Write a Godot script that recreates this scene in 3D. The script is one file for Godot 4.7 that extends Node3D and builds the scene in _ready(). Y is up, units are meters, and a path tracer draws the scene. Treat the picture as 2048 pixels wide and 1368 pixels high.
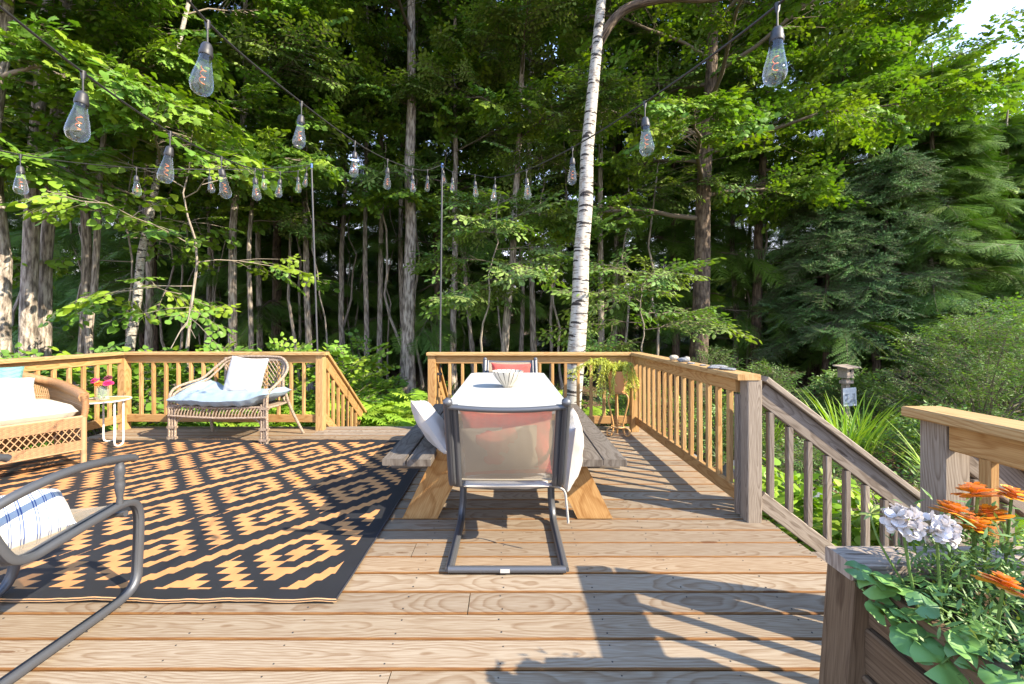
extends Node3D
# A sunny timber deck at the edge of a wood. World: x right, y up, the camera looks along -z; D() takes (x, y, distance from the camera).

const EYE := 1.19
const GROUND_Y := -0.55
var rng := RandomNumberGenerator.new()
var mats := {}
var beam_cache := {}
var taken := {}
var noise := FastNoiseLite.new()

func D(x: float, y: float, d: float) -> Vector3:
	return Vector3(x, y, -d)

func R(a: float, b: float) -> float:
	return rng.randf_range(a, b)

# ------------------------------------------------------------------ mesh builder
class MB:
	var v := PackedVector3Array()
	var n := PackedVector3Array()
	var t := PackedVector2Array()
	var ix := PackedInt32Array()
	func quad(a: Vector3, b: Vector3, c: Vector3, d: Vector3, nn: Vector3, ta := Vector2.ZERO, tb := Vector2.RIGHT, tc := Vector2.ONE, td := Vector2.DOWN) -> void:
		var k := v.size()
		v.append_array([a, b, c, d])
		n.append_array([nn, nn, nn, nn])
		t.append_array([ta, tb, tc, td])
		if (b - a).cross(c - a).dot(nn) > 0.0:
			ix.append_array([k, k + 2, k + 1, k, k + 3, k + 2])
		else:
			ix.append_array([k, k + 1, k + 2, k, k + 2, k + 3])
	func tri(a: Vector3, b: Vector3, c: Vector3) -> void:
		var k := v.size()
		var nn := (c - a).cross(b - a).normalized()
		v.append_array([a, b, c])
		n.append_array([nn, nn, nn])
		t.append_array([Vector2(a.x, a.z), Vector2(b.x, b.z), Vector2(c.x, c.z)])
		ix.append_array([k, k + 1, k + 2])
	func box(c: Vector3, s: Vector3, bs := Basis.IDENTITY) -> void:
		var h := s * 0.5
		for ax in 3:
			for sg: float in [-1.0, 1.0]:
				var nn := Vector3.ZERO
				nn[ax] = sg
				var u := Vector3.ZERO
				u[(ax + 1) % 3] = h[(ax + 1) % 3]
				var w := Vector3.ZERO
				w[(ax + 2) % 3] = h[(ax + 2) % 3]
				var o: Vector3 = nn * h[ax]
				var lu := u.length() * 2.0
				var lw := w.length() * 2.0
				quad(c + bs * (o - u - w), c + bs * (o + u - w), c + bs * (o + u + w), c + bs * (o - u + w), bs * nn, Vector2(0, 0), Vector2(lu, 0), Vector2(lu, lw), Vector2(0, lw))
	# a swept tube; rad is one radius per point; prof is a closed outline in units of the radius (empty: a circle)
	func tube(path: PackedVector3Array, rad: PackedFloat32Array, sides := 8, prof := PackedVector2Array(), caps := true, vs := 1.0, up := Vector3.ZERO) -> void:
		if prof.is_empty():
			for i in sides:
				var a := TAU * i / sides
				prof.append(Vector2(cos(a), sin(a)))
		var m := prof.size()
		var k0 := v.size()
		var ref := Vector3.UP
		var run := 0.0
		var np := path.size()
		for i in np:
			var tg: Vector3
			if i == 0: tg = path[1] - path[0]
			elif i == np - 1: tg = path[i] - path[i - 1]
			else: tg = (path[i + 1] - path[i]).normalized() + (path[i] - path[i - 1]).normalized()
			tg = tg.normalized()
			if i == 0:
				ref = up if up != Vector3.ZERO else (Vector3.RIGHT if absf(tg.y) > 0.8 else Vector3.UP)
			if up != Vector3.ZERO: ref = up
			var s := ref.cross(tg).normalized()
			var u := tg.cross(s).normalized()
			ref = u
			if i > 0: run += path[i].distance_to(path[i - 1])
			for j in m + 1:
				var p := prof[j % m]
				var off := s * p.x + u * p.y
				v.append(path[i] + off * rad[i])
				n.append(off.normalized())
				t.append(Vector2(run * vs, float(j) / m))
		for i in np - 1:
			for j in m:
				var a := k0 + i * (m + 1) + j
				var b := a + m + 1
				ix.append_array([a, b, a + 1, b, b + 1, a + 1])
		if caps:
			for e in [0, np - 1]:
				var dirv: Vector3 = (path[0] - path[1]) if e == 0 else (path[np - 1] - path[np - 2])
				dirv = dirv.normalized()
				var kc := v.size()
				v.append(path[e]); n.append(dirv); t.append(Vector2(run * vs, 0.5))
				for j in m + 1:
					v.append(v[k0 + e * (m + 1) + j]); n.append(dirv); t.append(Vector2(run * vs, 0.4))
				for j in m:
					if e == 0: ix.append_array([kc, kc + 1 + j, kc + 2 + j])
					else: ix.append_array([kc, kc + 2 + j, kc + 1 + j])
	# a lathed outline of (radius, height) about y
	func lathe(pts: PackedVector2Array, sides := 20, c := Vector3.ZERO) -> void:
		var k0 := v.size()
		for i in pts.size():
			var a := pts[maxi(i - 1, 0)]
			var b := pts[mini(i + 1, pts.size() - 1)]
			var tg := (b - a).normalized()
			for j in sides + 1:
				var an := TAU * j / sides
				v.append(c + Vector3(cos(an) * pts[i].x, pts[i].y, sin(an) * pts[i].x))
				n.append(Vector3(cos(an) * tg.y, -tg.x, sin(an) * tg.y).normalized())
				t.append(Vector2(float(j) / sides, float(i) / (pts.size() - 1)))
		for i in pts.size() - 1:
			for j in sides:
				var a := k0 + i * (sides + 1) + j
				var b := a + sides + 1
				ix.append_array([a, a + 1, b, b, a + 1, b + 1])
	# a grid of points p[r][c] with smooth normals
	func sheet(p: Array, flip := false) -> void:
		var k0 := v.size()
		var nr := p.size()
		var nc: int = p[0].size()
		for r in nr:
			for c in nc:
				var du: Vector3 = p[r][mini(c + 1, nc - 1)] - p[r][maxi(c - 1, 0)]
				var dv: Vector3 = p[mini(r + 1, nr - 1)][c] - p[maxi(r - 1, 0)][c]
				var nn := du.cross(dv).normalized()
				v.append(p[r][c])
				n.append(-nn if flip else nn)
				t.append(Vector2(float(c) / (nc - 1), float(r) / (nr - 1)))
		for r in nr - 1:
			for c in nc - 1:
				var a := k0 + r * nc + c
				if flip: ix.append_array([a, a + 1, a + nc, a + 1, a + nc + 1, a + nc])
				else: ix.append_array([a, a + nc, a + 1, a + 1, a + nc, a + nc + 1])
	func add_to(m: ArrayMesh, flat := false) -> ArrayMesh:
		if v.is_empty(): return m
		var arr := []
		arr.resize(Mesh.ARRAY_MAX)
		arr[Mesh.ARRAY_VERTEX] = v
		if not flat: arr[Mesh.ARRAY_NORMAL] = n
		if t.size() == v.size(): arr[Mesh.ARRAY_TEX_UV] = t
		arr[Mesh.ARRAY_INDEX] = ix
		m.add_surface_from_arrays(Mesh.PRIMITIVE_TRIANGLES, arr)
		return m
	func mesh(flat := false) -> ArrayMesh:
		return add_to(ArrayMesh.new(), flat)

# ------------------------------------------------------------------ nodes
func numbered(called: String) -> String:
	var k: int = taken.get(called, 0)
	taken[called] = k + 1
	return called if k == 0 else "%s_%03d" % [called, k]

func put(called: String, mesh: Mesh, m, parent: Node3D = null, pos := Vector3.ZERO) -> MeshInstance3D:
	var o := MeshInstance3D.new()
	o.mesh = mesh
	if m is Array:
		for i in m.size(): o.set_surface_override_material(i, m[i])
	elif m != null:
		o.material_override = m
	o.position = pos
	if parent == null:
		o.name = numbered(called)
		add_child(o, true)
	else:
		o.name = called
		parent.add_child(o, true)
	return o

func thing(called: String, label: String, category: String, pos := Vector3.ZERO, turn := 0.0, group := "") -> Node3D:
	var o := Node3D.new()
	o.name = numbered(called)
	add_child(o, true)
	o.position = pos
	o.rotation.y = turn
	tag(o, label, category, group)
	return o

func tag(o: Node, label: String, category: String, group := "") -> void:
	o.set_meta("label", label)
	o.set_meta("category", category)
	if group != "": o.set_meta("group", group)

func structure(o: Node, label := "") -> void:
	o.set_meta("kind", "structure")
	if label != "": o.set_meta("label", label)

func many(called: String, mesh: Mesh, xf: Array, cols: Array, parent: Node3D = null) -> MultiMeshInstance3D:
	var mm := MultiMesh.new()
	mm.transform_format = MultiMesh.TRANSFORM_3D
	mm.use_colors = not cols.is_empty()
	mm.mesh = mesh
	mm.instance_count = xf.size()
	for i in xf.size():
		mm.set_instance_transform(i, xf[i])
		if mm.use_colors: mm.set_instance_color(i, cols[i])
	var o := MultiMeshInstance3D.new()
	o.multimesh = mm
	if parent == null:
		o.name = numbered(called)
		add_child(o, true)
	else:
		o.name = called
		parent.add_child(o, true)
	return o

# ------------------------------------------------------------------ materials
func srgb(r: float, g: float, b: float) -> Color:
	return Color(r, g, b).linear_to_srgb()

func plain(key: String, lin: Color, rough := 0.8, metal := 0.0) -> StandardMaterial3D:
	if mats.has(key): return mats[key]
	var m := StandardMaterial3D.new()
	m.resource_name = key
	m.albedo_color = lin.linear_to_srgb()
	m.roughness = rough
	m.metallic = metal
	m.cull_mode = BaseMaterial3D.CULL_DISABLED
	mats[key] = m
	return m

func leafy(key: String, lin: Color, rough := 0.5, back := 0.84) -> StandardMaterial3D:
	if mats.has(key): return mats[key]
	var m := plain(key, lin, rough)
	m.vertex_color_use_as_albedo = true
	m.backlight_enabled = true
	m.backlight = Color(back * 0.95, back, back * 0.4)
	m.metallic_specular = 0.4
	return m

func tex(img: Image) -> ImageTexture:
	img.generate_mipmaps()
	return ImageTexture.create_from_image(img)

# sawn timber: lanes of growth rings that run along x, some flat-sawn with arches and knots
var wood_val := PackedFloat32Array()
const WW := 1536
const WH := 512
const LANES := 6
func wood_field() -> void:
	var nz := FastNoiseLite.new()
	nz.seed = 11
	nz.frequency = 1.0
	nz.fractal_octaves = 2
	wood_val.resize(WW * WH)
	var lh := float(WH) / LANES
	var knots := []
	rng.seed = 5
	for k in 13: knots.append(Vector3(R(0, WW), R(0, WH), R(5, 11)))
	for l in LANES:
		var dep := PackedFloat32Array()
		var off := PackedFloat32Array()
		for x in WW:
			var a := TAU * x / WW
			dep.append(0.4 + (0.0 if l % 3 == 0 else 1.9) + nz.get_noise_3d(cos(a) * 0.7, sin(a) * 0.7, l * 9.0) * 1.0)
			off.append(nz.get_noise_3d(cos(a) * 0.6, sin(a) * 0.6, 70.0 + l) * 0.8)
		for y in range(int(l * lh), int((l + 1) * lh)):
			var yy := (y - l * lh) / lh * 2.0 - 1.0
			for x in WW:
				var a := TAU * x / WW
				var cx := cos(a)
				var sx := sin(a)
				var q := yy - off[x]
				var r := sqrt(q * q * 1.3 + dep[x] * dep[x]) + nz.get_noise_3d(cx * 4.0, sx * 4.0, yy * 0.9 + l * 13.0) * 0.10
				var kd := 0.0
				for k: Vector3 in knots:
					var dx := absf(x - k.x)
					if dx < 70.0:
						var dy := (y - k.y) * 1.6
						var e := (dx * dx * 0.25 + dy * dy) / (k.z * k.z)
						if e < 9.0:
							r += 0.55 * exp(-e * 0.6)
							if e < 0.5: kd = 0.7
				var f := fposmod(r * 5.4, 1.0)
				f = f * f * f if f < 0.86 else f * f * f * (1.0 - f) / 0.14
				var st := nz.get_noise_3d(cx * 6.0, sx * 6.0, yy * 26.0 + l * 31.0)
				wood_val[y * WW + x] = clampf(f * 0.68 + st * 0.44 + 0.14 + kd, 0.0, 1.0)

func wood_tex(light: Color, dark: Color) -> ImageTexture:
	var by := PackedByteArray()
	by.resize(WW * WH * 3)
	for i in WW * WH:
		var c := light.lerp(dark, wood_val[i])
		by[i * 3] = int(c.r * 255.0)
		by[i * 3 + 1] = int(c.g * 255.0)
		by[i * 3 + 2] = int(c.b * 255.0)
	return tex(Image.create_from_data(WW, WH, false, Image.FORMAT_RGB8, by))

func wood_mat(key: String, t: ImageTexture, tint := Color.WHITE, rough := 0.78) -> StandardMaterial3D:
	var m := StandardMaterial3D.new()
	m.resource_name = key
	m.albedo_texture = t
	m.albedo_color = tint
	m.roughness = rough
	m.metallic_specular = 0.35
	m.heightmap_enabled = false
	mats[key] = m
	return m

func noise_tex(freq: float, oct: int, ramp: Array, seed_ := 1, as_normal := false, size := 512) -> NoiseTexture2D:
	var nz := FastNoiseLite.new()
	nz.frequency = freq
	nz.fractal_octaves = oct
	nz.seed = seed_
	var t := NoiseTexture2D.new()
	t.width = size
	t.height = size
	t.seamless = true
	t.noise = nz
	t.as_normal_map = as_normal
	if not ramp.is_empty():
		var g := Gradient.new()
		g.offsets = PackedFloat32Array(ramp.map(func(e): return e[0]))
		g.colors = PackedColorArray(ramp.map(func(e): return e[1]))
		t.color_ramp = g
	return t

# ------------------------------------------------------------------ timber
func plank_mesh(L: float, W: float, T: float, lane: int, ou: float, split := false) -> ArrayMesh:
	var key := "%d_%d_%d_%d_%d_%s" % [roundi(L * 1000), roundi(W * 1000), roundi(T * 1000), lane, roundi(ou * 100), split]
	if beam_cache.has(key): return beam_cache[key]
	var b := MB.new()
	var edge := MB.new()
	var c := minf(0.005, minf(W, T) * 0.16)
	var hw := W / 2
	var ht := T / 2
	var pr := [Vector2(-hw + c, ht), Vector2(hw - c, ht), Vector2(hw, ht - c), Vector2(hw, -ht + c), Vector2(hw - c, -ht), Vector2(-hw + c, -ht), Vector2(-hw, -ht + c), Vector2(-hw, ht - c)]
	var v0 := float(lane) / LANES
	var ph := 0.96 / LANES
	var run := 0.0
	var hx := L / 2
	var u1 := L / 4.6
	for i in 8:
		var p: Vector2 = pr[i]
		var q: Vector2 = pr[(i + 1) % 8]
		var e := q - p
		var nn := Vector3(0, e.x, -e.y).normalized() if false else Vector3(0, (p.y + q.y) / 2 / ht if absf(p.y + q.y) > 0 else 0.0, (p.x + q.x) / 2 / hw)
		if i % 2 == 0:
			nn = Vector3(0, signf(p.y + q.y), 0) if i % 4 == 0 else Vector3(0, 0, signf(p.x + q.x))
		else:
			nn = Vector3(0, signf(p.y + q.y), signf(p.x + q.x)).normalized()
		var va := v0 + ph * clampf((p.x + hw) / maxf(W, 0.1), 0, 1)
		var vb := v0 + ph * clampf((q.x + hw) / maxf(W, 0.1), 0, 1)
		if i % 4 == 2:
			va = v0 + ph * clampf((p.y + ht) / maxf(W, 0.1), 0, 1)
			vb = v0 + ph * clampf((q.y + ht) / maxf(W, 0.1), 0, 1)
		var to := edge if split and i % 4 != 0 else b
		to.quad(Vector3(-hx, p.y, p.x), Vector3(hx, p.y, p.x), Vector3(hx, q.y, q.x), Vector3(-hx, q.y, q.x), nn, Vector2(ou, va), Vector2(ou + u1, va), Vector2(ou + u1, vb), Vector2(ou, vb))
		run += e.length()
	for s: float in [-1.0, 1.0]:
		b.quad(Vector3(s * hx, ht, -hw + c), Vector3(s * hx, ht, hw - c), Vector3(s * hx, -ht, hw - c), Vector3(s * hx, -ht, -hw + c), Vector3(s, 0, 0), Vector2(ou, v0), Vector2(ou + 0.01, v0 + ph * 0.3), Vector2(ou + 0.02, v0 + ph * 0.3), Vector2(ou + 0.02, v0))
		for z: float in [-1.0, 1.0]:
			b.quad(Vector3(s * hx, ht - c, z * hw), Vector3(s * hx, ht, z * (hw - c)), Vector3(s * hx, -ht, z * (hw - c)), Vector3(s * hx, -ht + c, z * hw), Vector3(s, 0, 0), Vector2(ou, v0), Vector2(ou, v0 + 0.01), Vector2(ou + 0.01, v0 + 0.01), Vector2(ou + 0.01, v0))
	var m := b.mesh()
	edge.add_to(m)
	beam_cache[key] = m
	return m

# a timber from A to B; W is its width across, T its thickness along up
func beam(parent: Node3D, called: String, m, A: Vector3, B: Vector3, W: float, T: float, up := Vector3.UP, lane := -1) -> MeshInstance3D:
	var x := (B - A).normalized()
	var z := x.cross(up).normalized()
	var y := z.cross(x).normalized()
	var ln := lane if lane >= 0 else rng.randi_range(0, LANES - 1)
	var ou := rng.randi_range(0, 9) * 0.1
	var o := put(called, plank_mesh(A.distance_to(B), W, T, ln, ou, m is Array), m, parent)
	o.transform = Transform3D(Basis(x, y, z), (A + B) / 2)
	return o

func curve(pts: Array, per := 6) -> PackedVector3Array:
	var out := PackedVector3Array()
	for i in pts.size() - 1:
		var a: Vector3 = pts[maxi(i - 1, 0)]
		var b: Vector3 = pts[i]
		var c: Vector3 = pts[i + 1]
		var d: Vector3 = pts[mini(i + 2, pts.size() - 1)]
		for k in per:
			out.append(b.cubic_interpolate(c, a, d, float(k) / per))
	out.append(pts[-1])
	return out

func even(r: float, n: int) -> PackedFloat32Array:
	var a := PackedFloat32Array()
	a.resize(n)
	a.fill(r)
	return a

func rod(parent: Node3D, called: String, m: Material, pts: Array, r: float, sides := 8, per := 6, prof := PackedVector2Array(), up := Vector3.ZERO) -> MeshInstance3D:
	var b := MB.new()
	var p := curve(pts, per)
	b.tube(p, even(r, p.size()), sides, prof, true, 1.0, up)
	return put(called, b.mesh(), m, parent)

# ------------------------------------------------------------------ camera, sky, sun
func setup_view() -> void:
	var cam := Camera3D.new()
	cam.name = "camera"
	add_child(cam)
	cam.position = Vector3(0, EYE, 0)
	cam.near = 0.05
	cam.far = 400.0
	cam.projection = Camera3D.PROJECTION_FRUSTUM
	cam.size = 2.0 * 0.05 * 684.0 / 836.0
	cam.frustum_offset = Vector2(9.0, -29.0) / 836.0 * 0.05
	cam.current = true
	var e := Environment.new()
	e.background_mode = Environment.BG_SKY
	var sk := Sky.new()
	var sm := ProceduralSkyMaterial.new()
	sm.sky_top_color = Color(0.48, 0.595, 0.79)
	sm.sky_horizon_color = Color(0.96, 0.93, 0.885)
	sm.sky_curve = 0.16
	sm.ground_bottom_color = Color(0.16, 0.15, 0.11)
	sm.ground_horizon_color = Color(0.5, 0.55, 0.52)
	sm.sun_angle_max = 1.0
	sk.sky_material = sm
	e.sky = sk
	e.background_energy_multiplier = 1.5
	e.tonemap_mode = Environment.TONE_MAPPER_LINEAR
	e.tonemap_exposure = 3.15
	e.sdfgi_enabled = true
	e.ssao_enabled = true
	e.ssil_enabled = true
	var we := WorldEnvironment.new()
	we.name = "environment"
	we.environment = e
	add_child(we)
	var sun := DirectionalLight3D.new()
	sun.name = "sun"
	add_child(sun)
	sun.light_energy = 1.5
	sun.light_color = Color(1.0, 0.94, 0.84)
	sun.light_angular_distance = 0.5
	sun.shadow_enabled = true
	sun.look_at_from_position(Vector3.ZERO, Vector3(-1.21, -1.0, -0.63), Vector3.UP)

# ------------------------------------------------------------------ materials used in several places
func make_materials() -> void:
	wood_field()
	var t1 := wood_tex(Color(0.81, 0.745, 0.645), Color(0.56, 0.43, 0.31))
	wood_mat("deck_wood_0", t1, Color(0.712, 0.712, 0.712))
	wood_mat("deck_wood_1", t1, Color(0.679, 0.674, 0.666))
	wood_mat("deck_wood_2", t1, Color(0.708, 0.687, 0.662))
	wood_mat("deck_wood_3", t1, Color(0.637, 0.633, 0.633))
	var t2 := wood_tex(Color(0.82, 0.665, 0.445), Color(0.60, 0.41, 0.215))
	wood_mat("rail_wood_0", t2, Color(0.841, 0.841, 0.841))
	wood_mat("rail_wood_1", t2, Color(0.779, 0.770, 0.761))
	wood_mat("rail_wood_2", t2, Color(0.823, 0.850, 0.885))
	wood_mat("board_edge", t2, Color(0.56, 0.50, 0.44))
	wood_mat("table_leg_wood", t2, Color(0.796, 0.779, 0.761))
	var t3 := wood_tex(Color(0.70, 0.65, 0.585), Color(0.40, 0.34, 0.285))
	wood_mat("grey_wood_0", t3, Color(0.814, 0.814, 0.814))
	wood_mat("grey_wood_1", t3, Color(0.708, 0.708, 0.717))
	wood_mat("planter_wood", t3, Color(0.61, 0.555, 0.49))
	wood_mat("bench_wood", t3, Color(0.602, 0.611, 0.628), 0.85)
	wood_mat("pale_wood", t3, Color(0.885, 0.885, 0.903))
	# bark
	var bk := StandardMaterial3D.new()
	bk.resource_name = "bark_grey"
	bk.albedo_texture = noise_tex(0.012, 5, [[0.25, Color(0.37, 0.335, 0.30)], [0.5, Color(0.56, 0.52, 0.475)], [0.75, Color(0.68, 0.645, 0.595)]], 3)
	bk.normal_enabled = true
	bk.normal_texture = noise_tex(0.02, 4, [], 8, true)
	bk.normal_scale = 1.2
	bk.uv1_scale = Vector3(0.5, 1.6, 1)
	bk.roughness = 0.95
	mats["bark_grey"] = bk
	var bd := bk.duplicate()
	bd.resource_name = "bark_dark"
	bd.albedo_color = Color(0.62, 0.57, 0.52)
	mats["bark_dark"] = bd
	mats["bark_birch"] = birch_mat()
	plain("twig", Color(0.13, 0.105, 0.075), 0.9)
	plain("twig_pale", Color(0.26, 0.22, 0.17), 0.9)
	plain("stem_green", Color(0.09, 0.16, 0.03), 0.7)
	leafy("leaf", Color.WHITE)
	leafy("leaf_glossy", Color.WHITE, 0.46)
	leafy("needle", Color.WHITE, 0.6, 0.5)
	leafy("petal", Color.WHITE, 0.6, 0.4)
	var mt := plain("metal_frame", Color(0.075, 0.08, 0.09), 0.42, 0.35)
	mt.metallic_specular = 0.6
	plain("black_plastic", Color(0.02, 0.02, 0.022), 0.5)
	plain("white_paint", Color(0.62, 0.62, 0.61), 0.4)

func birch_mat() -> StandardMaterial3D:
	var w := 1024
	var h := 256
	var img := Image.create(w, h, false, Image.FORMAT_RGB8)
	var nz := FastNoiseLite.new()
	nz.seed = 21
	nz.frequency = 0.02
	nz.fractal_octaves = 4
	for y in h:
		for x in w:
			var a := TAU * y / h
			var q := nz.get_noise_3d(x * 1.1, cos(a) * 55.0, sin(a) * 55.0)
			var q2 := nz.get_noise_3d(x * 7.0, cos(a) * 30.0 + 300.0, sin(a) * 30.0)
			var c := Color(0.67, 0.655, 0.62).lerp(Color(0.50, 0.45, 0.40), smoothstep(0.08, 0.42, q) * 0.75)
			c = c.lerp(Color(0.40, 0.37, 0.34), smoothstep(0.12, 0.45, q2) * 0.7)
			img.set_pixel(x, y, c)
	rng.seed = 77
	for k in 190:
		var cx := rng.randi_range(0, w - 1)
		var cy := rng.randi_range(0, h - 1)
		var ly := R(5, 20) if k > 44 else R(24, 62)
		var lx := R(0.8, 1.7) if k > 44 else R(3.2, 8.0)
		for dy in range(-int(ly), int(ly) + 1):
			var tt := absf(dy) / ly
			var hx := lx * sqrt(maxf(0.0, 1.0 - tt * tt)) * R(0.55, 1.2)
			var arch := (1.0 - tt * tt) * (6.0 if k <= 44 else 0.0)
			for dx in range(-int(hx + 0.5), int(hx + 0.5) + 1):
				img.set_pixel(posmod(cx + dx + int(arch), w), posmod(cy + dy, h), Color(0.13, 0.115, 0.11) if rng.randf() < 0.85 else Color(0.3, 0.27, 0.25))
	var m := StandardMaterial3D.new()
	m.resource_name = "bark_birch"
	m.albedo_texture = tex(img)
	m.uv1_scale = Vector3(0.42, 1, 1)
	m.roughness = 0.85
	return m

# ------------------------------------------------------------------ ground
func gy(x: float, d: float) -> float:
	var h := GROUND_Y + 0.10 * noise.get_noise_2d(x * 6.0, d * 6.0)
	h += 0.35 * smoothstep(9.0, 24.0, d) + 9.0 * smoothstep(24.0, 95.0, d)
	h += 0.16 * smoothstep(5.0, 10.0, x)
	return h

func make_ground() -> void:
	noise.seed = 4
	noise.frequency = 0.03
	var p := []
	for i in 72:
		var row := []
		var d := -60.0 + 64.0 * i / 20.0 if i < 20 else 4.0 + 0.5 * (i - 20) if i < 52 else 20.0 + pow((i - 51) / 20.0, 2.0) * 260.0
		for j in 81:
			var s := (j - 40) / 40.0
			var x := s * 26.0 if absf(s) < 0.75 else signf(s) * (19.5 + pow((absf(s) - 0.75) / 0.25, 2.0) * 220.0)
			row.append(D(x, gy(x, d), d))
		p.append(row)
	var b := MB.new()
	b.sheet(p)
	var m := StandardMaterial3D.new()
	m.resource_name = "forest_floor"
	m.albedo_texture = noise_tex(0.03, 5, [[0.2, Color(0.20, 0.15, 0.105)], [0.45, Color(0.36, 0.27, 0.19)], [0.62, Color(0.47, 0.375, 0.265)], [0.8, Color(0.33, 0.31, 0.17)]], 9)
	m.normal_enabled = true
	m.normal_texture = noise_tex(0.06, 4, [], 10, true)
	m.normal_scale = 1.6
	m.uv1_triplanar = true
	m.uv1_world_triplanar = true
	m.uv1_scale = Vector3(0.55, 0.55, 0.55)
	m.roughness = 1.0
	var o := put("ground", b.mesh(), m)
	structure(o, "brown leaf-strewn forest floor and garden soil around the deck")

# ------------------------------------------------------------------ deck
const DX0 := -4.56
const DX1 := 1.61
const DBACK := 5.03
func make_deck() -> void:
	rng.seed = 101
	var deck := Node3D.new()
	deck.name = "deck"
	add_child(deck)
	structure(deck, "weathered pale timber deck of long boards")
	var pitch := 0.1432
	var rows := 40
	var T := 0.03
	var nails := []
	for i in rows:
		var d1 := DBACK - i * pitch
		var d0 := d1 - pitch + 0.008
		var cut := [DX0]
		if i < 3:
			cut.append_array([-2.18, -0.95])
		elif i % 3 == 0: cut.append(R(-3.4, -2.2))
		elif i % 3 == 1: cut.append(-0.4 + R(-0.3, 0.3))
		elif i % 5 == 2: cut.append(R(-2.0, -1.2))
		cut.append(DX1 + R(-0.012, 0.012))
		for k in cut.size() - 1:
			var dm := (d0 + d1) / 2
			var y := -T / 2 + R(-0.0012, 0.0012)
			var mk := "deck_wood_%d" % rng.randi_range(0, 3)
			if i < 3 and k == 1: mk = "grey_wood_0"
			beam(deck, "plank", [mats[mk], mats["board_edge"]], D(cut[k] + 0.002, y, dm), D(cut[k + 1] - 0.002, y, dm), d1 - d0, T)
		var jx := DX0 + 0.07
		while jx < DX1:
			for s in [0.03, pitch - 0.035]:
				nails.append(Transform3D(Basis(), D(jx + R(-0.012, 0.012), 0.0016, d1 - s + R(-0.008, 0.008))))
			jx += 0.406
	var nb := MB.new()
	nb.lathe(PackedVector2Array([Vector2(0.0036, -0.004), Vector2(0.0032, 0.0), Vector2(0.0001, 0.0006)]), 6)
	var nm := nb.mesh()
	nm.surface_set_material(0, plain("nail_head", Color(0.03, 0.026, 0.024), 0.6, 0.3))
	var nn := many("nail_heads", nm, nails, [], deck)
	nn.set_meta("kind", "stuff")
	# joists and the rim below the boards
	var dn := DBACK - rows * pitch
	for x in [DX0 + 0.03, -3.0, -1.4, 0.1, DX1 - 0.06]:
		beam(deck, "joist", mats["grey_wood_1"], D(x, -T - 0.1, DBACK - 0.03), D(x, -T - 0.1, dn), 0.04, 0.19)
	beam(deck, "rim_board", mats["rail_wood_1"], D(DX0 + 0.01, -T - 0.1, DBACK - 0.005), D(DX1 - 0.02, -T - 0.1, DBACK - 0.005), 0.038, 0.19)

# ------------------------------------------------------------------ railings
const CAP_TOP := 0.905
func post(parent: Node3D, m: Material, x: float, d: float, top := CAP_TOP - 0.037, s := 0.089, bottom := 0.0) -> void:
	beam(parent, "post", m, D(x, bottom, d), D(x, top, d), s, s, Vector3(0, 0, 1))

# rails and balusters between two points (x, d); out is the side the balusters stand on
func rail_run(parent: Node3D, key: String, a: Vector2, b: Vector2, gap := 0.146, first := 0.0, cap_from := 0.07, cap_to := 0.07, cap_shift := Vector2.ZERO) -> void:
	var dirv := (b - a).normalized()
	var L := a.distance_to(b)
	var A := D(a.x, 0, a.y)
	var B := D(b.x, 0, b.y)
	beam(parent, "top_rail", mats[key + "0"], A + Vector3.UP * 0.822, B + Vector3.UP * 0.822, 0.038, 0.089)
	beam(parent, "bottom_rail", mats[key + "1"], A + Vector3.UP * 0.132, B + Vector3.UP * 0.132, 0.038, 0.089)
	var ca := a - dirv * cap_from + cap_shift
	var cb := b + dirv * cap_to + cap_shift
	beam(parent, "cap_rail", mats[key + "2"], D(ca.x, CAP_TOP - 0.018, ca.y), D(cb.x, CAP_TOP - 0.018, cb.y), 0.142, 0.036)
	var n := int((L - first - 0.03) / gap)
	var off := first + (L - first - (n - 1) * gap) / 2.0 if first == 0.0 else first
	for i in n + (1 if first > 0.0 else 0):
		var s := off + i * gap
		if s > L - 0.04: break
		var p := a + dirv * s
		var w := R(-0.002, 0.002)
		beam(parent, "baluster", mats[key + str(rng.randi_range(0, 2))], D(p.x + w, 0.1755, p.y), D(p.x - w, 0.779, p.y), 0.034, 0.034, Vector3(0, 0, 1))

func stair_rail(parent: Node3D, key: String, A: Vector3, B: Vector3, low: float, n: int) -> void:
	var x := (B - A).normalized()
	var up := Vector3.UP
	beam(parent, "handrail_board", mats[key + "1"], A, B, 0.038, 0.12)
	var nrm := x.cross(up).normalized().cross(x)
	beam(parent, "handrail_cap", mats[key + "0"], A + nrm * 0.079 - x * 0.03, B + nrm * 0.079 + x * 0.06, 0.1, 0.034)
	beam(parent, "lower_rail", mats[key + "0"], A - up * low, B - up * low, 0.038, 0.1)
	for i in n:
		var f := (i + 0.6) / n
		var p := A.lerp(B, f)
		beam(parent, "baluster", mats[key + str(rng.randi_range(0, 1))], p - up * (low - 0.06), p - up * 0.075, 0.036, 0.036, Vector3(0, 0, 1))

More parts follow.
